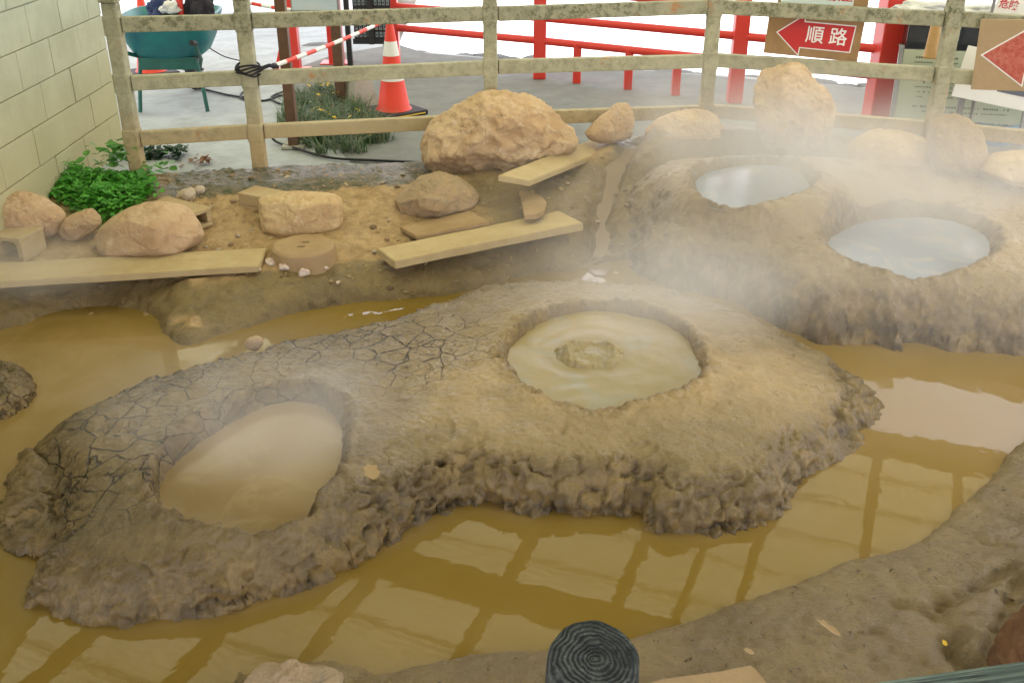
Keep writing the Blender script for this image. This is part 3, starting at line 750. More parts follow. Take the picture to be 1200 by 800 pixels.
# ------------------------------------------------------------------ rocks
def rock(name, outline, Y, thick, m, label, zb=None, seed=1, amp=.10, sub=6, group=None, cat='rock', fine=.03, facet=.85):
    """outline: silhouette seen from the front in survey pixels, at depth Y"""
    P = [pd(x, y, Y) for x, y in outline]
    cx = sum(p.x for p in P)/len(P); cz = sum(p.z for p in P)/len(P)
    sp = smooth_poly([(p.x, p.z) for p in P], 4)
    ang = np.arctan2(sp[:, 1]-cz, sp[:, 0]-cx); rad = np.hypot(sp[:, 0]-cx, sp[:, 1]-cz)
    o_ = np.argsort(ang); ang = ang[o_]; rad = rad[o_]
    bm = bmesh.new(); bmesh.ops.create_icosphere(bm, subdivisions=sub, radius=1.0)
    me = bpy.data.meshes.new(name); bm.to_mesh(me); bm.free()
    n = len(me.vertices); co = np.empty(n*3, np.float32); me.vertices.foreach_get('co', co); co = co.reshape(-1, 3).astype(float)
    # superellipsoid: slightly boxy
    a = np.arctan2(co[:, 2], co[:, 0]); rr = np.interp(a, ang, rad, period=2*math.pi)
    s = np.sqrt(co[:, 0]**2+co[:, 2]**2); s2 = np.sign(s)*s**.75
    x = np.cos(a)*rr*s2; z = np.sin(a)*rr*s2; y = np.sign(co[:, 1])*np.abs(co[:, 1])**.8*thick
    size = float(rad.mean())
    k = 1/size
    nn = np.stack([co[:, 0], co[:, 1], co[:, 2]], 1)
    f = fbm(x+seed*3.1, y, z, 1.3*k, 5, seed, .5)
    # broken facets: clip against random planes
    pr_ = np.random.default_rng(seed*13+5)
    U3 = np.stack([x/size, y/max(thick, .01), z/size], 1); ln0 = np.linalg.norm(U3, axis=1)
    sc_ = np.ones(n)
    for _ in range(16):
        q = pr_.normal(size=3); q /= np.linalg.norm(q); q[1] = -abs(q[1]); c_ = pr_.uniform(.80, .97)
        ext = (U3 @ q).max(); dt = (U3 @ q)/max(ext, .01)
        sc_ = np.minimum(sc_, np.where(dt > c_, 1-(dt-c_)*facet/np.maximum(dt, .01), 1))
    x = x*sc_; y = y*sc_; z = z*sc_
    wv = worley(x+seed, y, z, 1.1*k, seed+3)
    rg = 1-np.abs(fbm(x, y+seed, z, 3.2*k, 4, seed+4))*2
    dsp = size*(amp*f+amp*.6*(wv-.5)+fine*1.3*(rg-.5)+fine*1.6*fbm(x, y+seed, z, 8*k, 6, seed+9, .68))
    co = (np.stack([x, y, z], 1)+nn*dsp[:, None])*.95
    me.vertices.foreach_set('co', co.astype(np.float32).ravel())
    o = link_mesh(name, me, m, None, True); o.location = (cx, Y, cz); o.rotation_euler.z = 0
    return tag(o, label, cat, group)
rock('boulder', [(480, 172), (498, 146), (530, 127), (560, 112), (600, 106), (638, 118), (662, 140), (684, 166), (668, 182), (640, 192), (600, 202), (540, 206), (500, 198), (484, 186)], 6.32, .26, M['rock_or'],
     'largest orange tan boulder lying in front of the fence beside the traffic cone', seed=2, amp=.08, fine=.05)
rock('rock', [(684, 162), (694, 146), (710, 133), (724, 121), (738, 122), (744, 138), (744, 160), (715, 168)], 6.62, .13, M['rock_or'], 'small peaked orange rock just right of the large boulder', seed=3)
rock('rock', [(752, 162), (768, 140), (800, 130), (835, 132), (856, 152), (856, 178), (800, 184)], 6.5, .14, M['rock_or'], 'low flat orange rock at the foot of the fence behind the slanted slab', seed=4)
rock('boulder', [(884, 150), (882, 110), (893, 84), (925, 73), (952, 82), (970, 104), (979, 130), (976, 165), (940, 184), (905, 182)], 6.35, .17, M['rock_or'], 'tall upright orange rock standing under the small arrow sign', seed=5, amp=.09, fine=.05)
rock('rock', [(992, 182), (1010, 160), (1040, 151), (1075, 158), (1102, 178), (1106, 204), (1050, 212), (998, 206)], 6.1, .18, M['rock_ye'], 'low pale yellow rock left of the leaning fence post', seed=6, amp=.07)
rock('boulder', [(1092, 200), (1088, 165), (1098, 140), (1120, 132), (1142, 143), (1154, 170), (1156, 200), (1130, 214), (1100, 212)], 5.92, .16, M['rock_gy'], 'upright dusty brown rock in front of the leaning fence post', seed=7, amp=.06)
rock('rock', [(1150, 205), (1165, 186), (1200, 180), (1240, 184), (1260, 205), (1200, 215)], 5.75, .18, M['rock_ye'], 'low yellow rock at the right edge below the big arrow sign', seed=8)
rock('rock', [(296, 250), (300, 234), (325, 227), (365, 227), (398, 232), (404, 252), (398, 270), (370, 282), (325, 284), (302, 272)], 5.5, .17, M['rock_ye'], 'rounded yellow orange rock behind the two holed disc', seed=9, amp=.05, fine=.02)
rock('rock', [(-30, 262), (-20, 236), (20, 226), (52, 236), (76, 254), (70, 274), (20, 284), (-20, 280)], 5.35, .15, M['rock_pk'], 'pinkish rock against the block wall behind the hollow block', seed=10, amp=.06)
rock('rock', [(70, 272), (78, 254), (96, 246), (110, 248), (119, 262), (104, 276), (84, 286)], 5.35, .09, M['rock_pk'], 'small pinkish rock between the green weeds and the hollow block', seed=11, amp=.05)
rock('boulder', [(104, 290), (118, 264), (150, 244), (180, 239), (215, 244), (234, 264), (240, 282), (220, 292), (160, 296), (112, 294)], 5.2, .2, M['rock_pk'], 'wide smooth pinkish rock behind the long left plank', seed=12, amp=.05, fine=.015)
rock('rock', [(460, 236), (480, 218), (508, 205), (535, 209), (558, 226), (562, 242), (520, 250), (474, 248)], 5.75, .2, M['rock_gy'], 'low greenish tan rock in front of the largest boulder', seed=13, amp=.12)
rock('stone', [(486, 236), (500, 228), (526, 234), (524, 246), (500, 246)], 5.55, .06, M['rock_gy'], 'flat grey stone leaning on the low greenish rock', seed=14, sub=4)
rock('stone', [(206, 236), (210, 224), (222, 219), (229, 226), (227, 236), (216, 240)], 5.75, .05, M['pebble'], 'white grey stone right of the green weeds', seed=15, sub=5)
rock('stone', [(224, 224), (230, 218), (239, 219), (240, 226), (230, 230)], 5.85, .03, M['pebble'], 'tiny pinkish stone beside the white grey stone', seed=16, sub=4)
rock('stone', [(318, 212), (326, 205), (342, 206), (347, 212), (334, 217)], 6.15, .06, M['pebble'], 'flat pale stone at the foot of the second fence post', seed=17, sub=4)
rock('rock', [(1150, 830), (1168, 778), (1200, 728), (1240, 700), (1320, 700), (1340, 800), (1240, 860), (1160, 850)], 2.12, .12, M['rock_rd'], 'reddish brown rock in the lower right corner by the green rail', seed=18, amp=.05)
rock('stone', [(286, 800), (300, 788), (322, 790), (330, 784), (350, 782), (368, 790), (402, 795), (410, 806), (350, 812), (300, 812)], 2.13, .06, M['rock_gy'], 'rough tan mud lump on the near shore left of the log post', seed=19, sub=5, amp=.25)
rock('stone', [(290, 408), (286, 402), (292, 395), (302, 394), (309, 399), (306, 408), (298, 411)], 4.17, .02, M['rock_pk'], 'small pinkish stone stuck in the cracked mud of the long mound', seed=20, sub=4)
rock('stone', [(184, 728), (180, 718), (192, 712), (204, 716), (206, 728), (196, 734)], 2.5, .03, M['rock_gy'], 'small mud pellet in the water at the foot of the long mound', seed=21, sub=4)

# ------------------------------------------------------------------ planks, slabs, blocks
def plank(name, corners, ztop, thick, m, label, bev=.004, grp=None, cat='plank', ztops=None):
    xm = sum(c[0] for c in corners)/len(corners); ym = sum(c[1] for c in corners)/len(corners)
    if ztop is None:
        if len(corners) == 4:
            ends = []
            for sd_ in (-1, 1):
                g_ = [c for c in corners if (c[0]-xm)*sd_ > 0]; mx_ = sum(c[0] for c in g_)/len(g_); my_ = sum(c[1] for c in g_)/len(g_)
                ends.append((mx_, hitground(xm+(mx_-xm)*.7, ym+(my_-ym)*.7).z))
            ztops = [ends[0][1]+(ends[1][1]-ends[0][1])*(c[0]-ends[0][0])/(ends[1][0]-ends[0][0])+thick+.006 for c in corners]
        else: ztops = [hitground(xm, ym).z+thick+.006]*len(corners)
    P = [px(c[0], c[1], (ztops[i] if ztops else ztop)) for i, c in enumerate(corners)]
    if ztop is None:
        # rest on the highest ground under the board
        lift = -9
        a_, b_ = P[0], P[len(P)//2]; c0_, c1_ = P[1], P[-1]
        cc_ = sum(P, Vector())/len(P)
        for i in range(13):
            for j in range(5):
                q_ = P[0].lerp(P[-1], j/4).lerp(P[1].lerp(P[2], j/4), i/12) if len(P) == 4 else cc_.lerp(P[(i*5+j) % len(P)], 1-j*.15)
                lift = max(lift, gz(q_.x, q_.y)-(q_.z-thick))
        P = [px(c[0], c[1], P[i].z+lift-.012) for i, c in enumerate(corners)]
    ctr = sum(P, Vector())/len(P)
    bm = bmesh.new(); vs = [bm.verts.new(p-ctr) for p in P]; f = bm.faces.new(vs)
    r = bmesh.ops.extrude_face_region(bm, geom=[f]); v2 = [g for g in r['geom'] if isinstance(g, bmesh.types.BMVert)]
    bmesh.ops.translate(bm, verts=v2, vec=(0, 0, -thick))
    bmesh.ops.recalc_face_normals(bm, faces=bm.faces)
    bmesh.ops.bevel(bm, geom=list(bm.edges), offset=bev, segments=2, affect='EDGES')
    # subdivide long edges and warp a little so that edges are worn
    for _ in range(3):
        es = [e for e in bm.edges if e.calc_length() > .06]
        if es: bmesh.ops.subdivide_edges(bm, edges=es, cuts=1, use_grid_fill=True)
    for v in bm.verts:
        q = v.co+ctr
        v.co += mnoise.noise_vector(q*9)*.003+mnoise.noise_vector(q*40)*.0015
    bmesh.ops.triangulate(bm, faces=[f for f in bm.faces if len(f.verts) > 4])
    me = bpy.data.meshes.new(name); bm.to_mesh(me); bm.free()
    o = link_mesh(name, me, m); o.location = ctr
    return tag(o, label, cat, grp)
plank('plank', [(-60, 311), (313, 290), (303, 312), (-60, 334)], None, .035, M['plank'], 'long pale plank along the left bank edge in front of the pinkish rocks')
plank('plank', [(442, 291), (655, 247), (684, 261), (463, 306)], None, .045, M['plank'], 'thick pale plank nearest the long mound at the middle of the bank')
plank('plank', [(583, 205), (705, 159), (743, 163), (620, 212)], None, .035, M['plank'], 'pale plank sloping up behind the half round board')
plank('plank', [(468, 265), (550, 247), (574, 259), (488, 277)], None, .025, M['plank_br'], 'short muddy brown plank beside the thick pale plank')
plank('half_round_board', [(609, 223), (622, 224), (634, 229), (641, 237), (638, 246), (628, 251), (614, 252)], None, .03, M['plank_br'], 'half round tan board end lying between the two pale planks', cat='board')
plank('stone_slab', [(771, 152), (838, 146), (845, 158), (781, 160)], .50, .05, M['conc_y'], 'slanted pale slab below the fence right of the small peaked rock', cat='slab')
plank('kerb_stone', [(745, 802), (770, 792), (845, 782), (882, 775), (905, 802), (880, 830), (760, 830)], .16, .08, M['disc'], 'rough tan kerb stone at the bottom edge right of the log post', cat='kerb stone', bev=.012)

def hollow_block(corner, dirx, L_, W_, Hh, m, label, holes=2, arch=False, rz=0.0, tiltx=0.0):
    """concrete block: top plate, bottom plate and webs that leave open hollows"""
    root = empty('hollow_block', corner, rz, label, 'concrete block')
    root.rotation_euler.x = tiltx
    t = .022
    mb = MB()
    mb.box((0, 0, Hh-t/2), (L_, W_, t), bev=.004)
    mb.build('top_plate', m, root)
    mb = MB()
    if holes:
        for k in range(holes+1):
            x = -L_/2+.017+k*(L_-.034)/holes
            mb.box((x, 0, (Hh-t)/2), (.034, W_-.012, Hh-t-.002), bev=.004)
            if arch and k < holes:
                x2 = x+(L_-.034)/holes
                for s in (1, -1):
                    c = x+.017 if s > 0 else x2-.017
                    prof = [(c, Hh-t-.001), (c, Hh-t-.03), (c+s*.008, Hh-t-.016), (c+s*.022, Hh-t-.006), (c+s*.045, Hh-t-.001)]
                    mb.prism([(p[0], -(W_-.014)/2, p[1]) for p in prof], (0, W_-.014, 0))
        mb.build('web', m, root)
    mb = MB(); mb.box((0, 0, -t/2), (L_-.004, W_, t), bev=.004); mb.build('bottom_plate', m, root)
    return root
p = px(18, 272, .28)
hollow_block((p.x-.10, p.y, gz(p.x, p.y)+.01), None, .44, .20, .115, M['conc_y'], 'tan hollow block with arched holes at the left edge by the wall', 3, True, R(-14))
p = px(222, 250, .30)
b = hollow_block((p.x-.08, p.y+.02, gz(p.x, p.y)+.02), None, .20, .36, .085, M['conc_y'], 'open ended channel block half hidden behind the wide pinkish rock', 1, False, R(58))
p = px(308, 230, .32)
b = hollow_block((p.x+.03, p.y, gz(p.x, p.y)+.02), None, .16, .32, .07, M['conc_y'], 'small channel block tucked behind the rounded yellow rock', 1, False, R(62))

# disc with two holes
def disc():
    p = hitground(355, 292); p = px(355, 286, p.z+.06); root = empty('concrete_disc', (p.x, p.y, gz(p.x, p.y)-.02), 0, 'round tan concrete disc with two small holes in front of the yellow rock', 'disc')
    n = 96; X, Y = np.meshgrid(np.linspace(-.19, .19, 150), np.linspace(-.19, .19, 150))
    r = np.hypot(X, Y)+.004*fbm(X, Y, X*0, 12, 3, 1)
    Z = .085-.012*sstep(.15, .172, r)-.12*sstep(.168, .182, r)+.002*fbm(X, Y, X*0, 18, 4, 3)
    for hx, hy in ((-.005, -.035), (.005, .03)):
        Z = Z-.04*sstep(.022, .014, np.hypot((X-hx)*.8, (Y-hy)*1.3))
    o = grid_obj('disc_body', X, Y, Z, r < .186, M['disc'], root)
disc()
for i, (x, y, s) in enumerate([(318, 309, .05), (333, 315, .04), (345, 306, .03), (356, 321, .045), (372, 311, .055), (382, 316, .03), (397, 338, .022), (302, 318, .025)]):
    p = hitground(x, y); bm = bmesh.new(); bmesh.ops.create_icosphere(bm, subdivisions=4, radius=s*.6)
    for v in bm.verts:
        v.co.z *= .55; v.co += v.co.normalized()*(mnoise.noise(v.co*40+Vector((i*3, 0, 0)))*s*.5)
    me = bpy.data.meshes.new('plaster_crumb'); bm.to_mesh(me); bm.free()
    o = link_mesh('plaster_crumb', me, M['crumb'], None, True); o.location = (p.x, p.y, gz(p.x, p.y)+.012)
    tag(o, 'small pinkish white crumb lying near the holed disc', 'crumb', 'pinkish white crumbs near the disc')
# scattered bank pebbles
peb = []
for i in range(4):
    bm = bmesh.new(); bmesh.ops.create_icosphere(bm, subdivisions=3, radius=1)
    for v in bm.verts:
        v.co += v.co.normalized()*mnoise.noise(v.co*1.2+Vector((i*9, 0, 0)))*.5; v.co.z *= .6
    me = bpy.data.meshes.new('pebble'); bm.to_mesh(me); bm.free(); me.materials.append([M['pebble'], M['rock_ye'], M['rock_pk'], M['rock_gy']][i])
    me.polygons.foreach_set('use_smooth', [True]*len(me.polygons)); peb.append(me)
k = 0
while k < 150:
    x = rng.uniform(-2.3, 1.0); y = rng.uniform(4.7, 6.5)
    if y > float(yfence(x))+.05: continue
    i = int(rng.integers(0, 4)); s = float(rng.uniform(.006, .02)*(1.6 if rng.random() < .08 else 1))
    o = bpy.data.objects.new('pebble', peb[i]); COL.objects.link(o); o.location = (x, y, gz(x, y)+s*.3); o.scale = (s, s*rng.uniform(.7, 1.3), s)
    o.rotation_euler = (rng.uniform(-.3, .3), 0, rng.uniform(0, 6))
    tag(o, 'small pebble lying on the dry dirt of the bank', 'pebble', 'pebbles scattered on the dry bank'); k += 1

# ------------------------------------------------------------------ concrete fence around the spring
fence = empty('fence', (FENCE[0][0], FENCE[0][1], .2), 0, 'weathered cream concrete fence with three rails and algae running behind the mud springs', 'fence')
FM = Matrix.Translation((-FENCE[0][0], -FENCE[0][1], -.2))
def wear(o, a=.003):
    for v in o.data.vertices: v.co += mnoise.noise_vector(v.co*14)*a
for i, (x, y) in enumerate(FENCE):
    z1 = 1.34
    mb = MB(); w = .088
    mb.bar((x, y, .05), (x, y, z1), w, w, .012, up=Vector((0, 1, 0)))
    for zz in (.53, .87, 1.21): mb.box((x, y, zz), (w+.010, w+.008, .12), Euler((0, 0, 0)), .012)
    mb.bar((x, y, z1), (x, y, z1+.03), w+.015, w+.015, .01, up=Vector((0, 1, 0)))
    mb.build('post', M['fence'], fence, M=FM)
for i in range(len(FENCE)-1):
    a = Vector((*FENCE[i], 0)); b_ = Vector((*FENCE[i+1], 0)); d = (b_-a).normalized()
    for zz in (.53, .87, 1.21):
        j = rng.uniform(-.006, .006)
        MB().bar(a+d*.05+Vector((0, 0, zz+j)), b_-d*.05+Vector((0, 0, zz-j)), .06, .088, .008).build('rail', M['fence'], fence, M=FM)

# ------------------------------------------------------------------ block wall at the left
def block_wall():
    y0 = 2.0; y1 = 7.08; xw = -2.775; th = .16
    root = empty('block_wall', (xw, y0, 0), 0, 'pale concrete block wall with mortar joints on the left beside the fence', 'wall')
    mb = MB(); mb.box((-th/2-.006, (y1-y0)/2, .95), (th-.012, y1-y0-.01, 1.88)); mb.build('mortar', M['mortar'], root)
    mb = MB(); rj = random.Random(4)
    zoff = -.183
    for r_ in range(9):
        z = zoff+r_*.22; y = y1-y0-(.0 if r_ % 2 else .22)
        if r_ % 2 == 0:
            mb.box((-th/2, y1-y0-.11, z+.11), (th, .215, .215), bev=.004)
        while y > 0.22:
            o = rj.uniform(-.003, .003)
            mb.box((-th/2+o, y-.22, z+.11), (th, .435, .215), bev=.004); y -= .44
    mb.build('block_course', M['block'], root)
block_wall()

# ------------------------------------------------------------------ signs on the fence
def frame_along(i, cx, cz, Yoff, roll=0.0):
    """matrix on fence span i: local x along the rail (to the right), local y up, local z towards the viewer"""
    a = Vector((*FENCE[i], 0)); b_ = Vector((*FENCE[i+1], 0)); d = (b_-a).normalized(); up = Vector((0, 0, 1)); n = d.cross(up)
    t = (cx-a.x)/d.x; p = a+d*t+n*Yoff; p.z = cz
    m = Matrix((d, up, n)).transposed().to_4x4(); m.translation = p
    return m @ Matrix.Rotation(roll, 4, 'Z')
def arrow_pts(L_, H1, H2, head):
    return [(-L_/2, 0), (-L_/2+head, H1/2), (-L_/2+head-.004, H2/2), (L_/2, H2/2), (L_/2-.008, -H2/2), (-L_/2+head-.01, -H2/2), (-L_/2+head-.012, -H1/2)]
def flat(pts, z, dz=.0015):
    mb = MB(); mb.prism([(p[0], p[1], z) for p in pts], (0, 0, dz)); return mb
def grow(pts, k):
    n = len(pts); out = []; P = [Vector((p[0], p[1])) for p in pts]
    ar = sum(P[i].x*P[(i+1) % n].y-P[(i+1) % n].x*P[i].y for i in range(n)); s = 1 if ar > 0 else -1
    for i in range(n):
        a = (P[i]-P[i-1]).normalized(); b_ = (P[(i+1) % n]-P[i]).normalized()
        na = Vector((a.y, -a.x))*s; nb = Vector((b_.y, -b_.x))*s
        m = (na+nb); m = m/max(m.length_squared, .3)*2
        out.append(tuple(P[i]+m*k))
    return out
def sign_root(name, m, label, cat='sign'):
    r = empty(name, m.translation, 0, label, cat); r.rotation_euler = m.to_euler(); return r
pc = pd(946, 40, 6.84)
m1 = frame_along(3, pc.x, 1.055, -.062, R(-2.5))
s1 = sign_root('direction_sign', m1, 'small brown board with a clean red arrow reading 順路 hung behind the fence rails')
MB().box((0, .015, 0), (.60, .31, .015), bev=.002).build('board', M['board_br'], s1)
ap = arrow_pts(.475, .25, .158, .16)
arr = flat([(p[0]+.01, p[1]+.0) for p in grow(ap, .007)], .009).build('arrow_outline', M['white'], s1)
flat([(p[0]+.01, p[1]+.0) for p in ap], .0110).build('arrow', M['sign_red'], s1)
text_obj('lettering', '順 路', .115, M['white'], s1, Matrix.Translation((.082, .0, .0135)), off=.0012)
pc = pd(950, 2, 6.84)
m0 = frame_along(3, pc.x, 1.31, -.062, R(-1.5))
s0 = sign_root('notice_board', m0, 'pale notice board with red 立入禁止 lettering above the small arrow sign')
MB().box((.035, -.0, -.004), (.56, .19, .014), bev=.002).build('backing', M['board_br'], s0)
MB().box((0, 0, .006), (.45, .15, .004)).build('board', M['mint'], s0)
text_obj('lettering', '場内立入禁止', .073, M['ink_red'], s0, Matrix.Translation((0, -.005, .0092)), off=.001)
a = Vector((*FENCE[4], 0))
m2_ = frame_along(4, 3.21, 1.035, .062, R(3.0))
s2 = sign_root('direction_sign', m2_, 'large dusty board with a faded red arrow at the right edge of the photo')
MB().box((0, 0, 0), (.74, .42, .018), bev=.003).build('board', M['board_tan'], s2)
ap = arrow_pts(.66, .34, .20, .25)
flat([(p[0]+.0, p[1]) for p in grow(ap, .008)], .010).build('arrow_outline', M['white'], s2)
flat(ap, .0120).build('arrow', M['sign_red_old'], s2)
text_obj('lettering', '順 路', .125, M['white'], s2, Matrix.Translation((.13, 0, .0145)), off=.002)

# ------------------------------------------------------------------ red railing beyond the path
RF = [px(462, 74, .217), px(632, 92, .217), px(860, 120, .217), px(1030, 141, .217)]
rr = empty('red_railing', RF[1], 0, 'bright red round pipe railing along the pale pond behind the path', 'railing')
RM = Matrix.Translation(-RF[1])
lead = RF[0]+(RF[0]-RF[1])*.0
for i, p in enumerate(RF):
    w = [.12, .115, .12, .22][i]
    MB().bar(p, p+Vector((0, 0, 1.15)), w, w, .012, up=Vector((0, 1, 0))).build('post', M['red'], rr, M=RM)
ext = RF[-1]+(RF[-1]-RF[-2])*1.3
chain = RF+[ext]
MB().bar(ext, ext+Vector((0, 0, 1.15)), .13, .13, .012, up=Vector((0, 1, 0))).build('post', M['red'], rr, M=RM)
for a, b_ in zip(chain[:-1], chain[1:]):
    for zz in (.34, .54, .78):
        MB().tube([a+Vector((0, 0, zz)), b_+Vector((0, 0, zz))], .034, 12).build('pipe', M['red'], rr, True, M=RM)
for x, y in ((680, 103), (743, 113), (799, 118)):
    # short posts carry the lowest pipe
    t = (x-632)/(860-632); p = RF[1].lerp(RF[2], t*.98); MB().bar(p, p+Vector((0, 0, .34)), .07, .07, .006, up=Vector((0, 1, 0))).build('short_post', M['red'], rr, M=RM)
# separate red stands behind the brown posts
def red_stand(x, y, w, label, leg):
    p = px(x, y, .216); root = empty('red_stand', p, 0, label, 'stand')
    MB().bar((0, 0, 0), (0, 0, 1.1), w, w, .01, up=Vector((0, 1, 0))).build('post', M['red'], root)
    if leg: MB().bar((-.17, .0, 0), (-.02, 0, .5), .05, .03, .004).build('brace', M['red'], root)
    MB().box((0, 0, .006), (.3, .2, .012)).build('foot_plate', M['red'], root)
red_stand(345, 82, .13, 'red square post with a slanting brace behind the left brown pole', True)
red_stand(395, 74, .14, 'red square post directly behind the right brown pole', False)

# ------------------------------------------------------------------ brown poles, board between them, display rack
p = px(345, 172, .216); bp = empty('brown_pole', p, 0, 'brown steel pole rising from the green plants', 'pole')
MB().box((0, 0, .85), (.072, .072, 1.7), bev=.006).build('pole', M['brown'], bp)
MB().box((0, 0, .01), (.16, .16, .02), bev=.004).build('base', M['conc_g'], bp)
p = px(405, 124, .216); bq = empty('brown_pole', p, 0, 'brown steel pole standing in a pale concrete foot left of the cone', 'pole')
MB().box((-.03, 0, .85), (.08, .08, 1.7), bev=.006).build('pole', M['brown'], bq)
mb = MB(); mb.lathe([(.17, 0), (.165, .02), (.115, .24), (.10, .25)], (.10, .05, 0), 4); mb.build('concrete_foot', M['conc_g'], bq, M=Matrix.Rotation(0, 4, 'Z'))
c = pd(368, 2, 8.0); wb = empty('white_board', (c.x, c.y, c.z), 0, 'pale blue white board between the two brown poles', 'board')
MB().box((0, 0, .02), (.34, .01, .17), bev=.002).build('panel', M['board_bl'], wb)
MB().box((0, .008, .02), (.36, .006, .19)).build('backing', M['steel'], wb)
def rack():
    c = px(430, 80, .216); root = empty('display_rack', c, 0, 'black steel rack with a lattice panel behind the traffic cone', 'rack')
    Yr = c.y; s = Yr/ray(430, 80)[1]
    def q(x, y): v = pd(x, y, Yr)-c; return v
    for x in (411, 436):
        a = q(x, 80 if x == 411 else 52); b_ = q(x, -25); MB().bar((a.x, 0, a.z), (a.x, 0, b_.z), .05, .05, .004, up=Vector((0, 1, 0))).build('upright', M['black'], root)
    a = q(452, 76); MB().bar((a.x, .1, 0), (a.x, .1, 1.0), .05, .05, .004, up=Vector((0, 1, 0))).build('upright', M['steel'], root)
    x0 = q(413, 0).x; x1 = q(456, 0).x; z0 = q(420, 46).z; z1 = q(420, -20).z
    MB().box(((x0+x1)/2, .03, (z0+z1)/2), (x1-x0, .012, z1-z0)).build('panel', M['board_bl'], root)
    mb = MB()
    nx_, nz_ = 9, 7
    for k in range(nx_+1):
        x = x0+(x1-x0)*k/nx_; mb.box((x, .012, (z0+z1)/2), (.010, .012, z1-z0))
    for k in range(nz_+1):
        z = z0+(z1-z0)*k/nz_; mb.box(((x0+x1)/2, .010, z), (x1-x0, .010, .018 if k % 2 else .03))
    for k in range(nx_):
        for j in range(nz_):
            x = x0+(x1-x0)*(k+.5)/nx_; z = z0+(z1-z0)*(j+.5)/nz_
            mb.box((x, .014, z), (.012, .01, .012), Euler((0, R(45), 0)))
    mb.build('lattice', M['black'], root)
    MB().box(((x0+x1)/2, 0, z0-.02), (x1-x0+.04, .03, .05)).build('shelf', M['black'], root)
rack()

# ------------------------------------------------------------------ traffic cones and striped bars
def cone(loc, label, Hc=.70, rb=.125, s=1.0):
    root = empty('traffic_cone', loc, 0, label, 'traffic cone')
    mb = MB(); mb.box((0, 0, .02), (.40, .40, .04), Euler((0, 0, R(38))), .012); mb.build('base', M['rubber'], root)
    mb = MB()
    for k in range(4):
        a = R(38)+k*math.pi/2; d = Vector((math.cos(a), math.sin(a), 0)); n = Vector((-d.y, d.x, 0))
        mb.bar(d*.202-n*.17+Vector((0, 0, .02)), d*.202+n*.17+Vector((0, 0, .02)), .003, .01)
    mb.build('yellow_strip', M['yellow'], root)
    def rad(z): return rb*(1-(z-.04)/Hc)+.022*((z-.04)/Hc)
    zs = [.04, .27, .38, .46, .57, .74]; cols = ['cone_red', 'cone_white', 'cone_red', 'cone_white', 'cone_red']
    nm = ['red_band', 'white_band', 'red_band', 'white_band', 'red_band']
    for a, b_, cc, n_ in zip(zs[:-1], zs[1:], cols, nm):
        k = .0015 if 'white' in cc else 0
        pr = [(rad(a)+k, a), (rad(b_)+k, b_)]
        if a == .04: pr = [(rb+.02, .04), (rb+.004, .055)]+pr[1:]
        if b_ == .74: pr += [(.018, .755)]
        MB().lathe(pr, n=36).build(n_, M[cc], root, True)
    return root
cp = px(462, 133, .217); cone(cp, 'red and white traffic cone with a black base on the asphalt beside the green plants')
cp2 = pd(167, 16, 9.6); cone((cp2.x, 9.6, .216), 'red and white traffic cone standing behind the wheelbarrow')
def bar(a, b_, label, n=13, r=.014):
    a = Vector(a); b_ = Vector(b_); root = empty('striped_bar', a, 0, label, 'barrier bar'); d = b_-a
    for k in range(n):
        MB().tube([d*(k/n)+Vector((0, 0, -.012*math.sin(math.pi*k/n))), d*((k+1)/n)+Vector((0, 0, -.012*math.sin(math.pi*(k+1)/n)))], r, 12).build(
            'red_stripe' if k % 2 else 'white_stripe', M['cone_red'] if k % 2 else M['cone_white'], root, True)
    MB().tube([(d.normalized()*-.02), d.normalized()*.004], r*1.3, 10).build('end_cap', M['black'], root)
    mb = MB(); c_ = d+d.normalized()*.03
    mb.tube([c_+Vector((.032*math.cos(t), .032*math.sin(t), 0)) for t in np.linspace(0, 2*math.pi, 20)], .006, 6); mb.build('ring', M['black'], root, True)
pa = pd(322, 77, 6.42); pb = cp+Vector((0, 0, .735))
bar(pa, pb-(pb-pa).normalized()*.03, 'red and white striped bar from the fence to the nearest cone')
bar(pd(262, -4, 8.6), pd(342, 12, 8.3), 'red and white striped bar high up behind the second fence post', 7)
# rope tie on the fence post
tp = Vector((-1.60, 6.36, .93)); mb = MB()
for k in range(5):
    z = .90+k*.012
    mb.tube([(-1.63+.075*math.cos(t)+.01*math.sin(3*t+k), 6.34+.075*math.sin(t), z+.012*math.sin(2*t+k)) for t in np.linspace(0, 6.28, 22)], .006, 6)
mb.tube([(-1.56, 6.30, .93), (-1.50, 6.32, .95), (-1.46, 6.38, .93)], .012, 7)
tag(mb.build('rope_tie', M['black_cloth'], None, True), 'dark rope knotted round the second fence post holding the striped bar', 'rope')

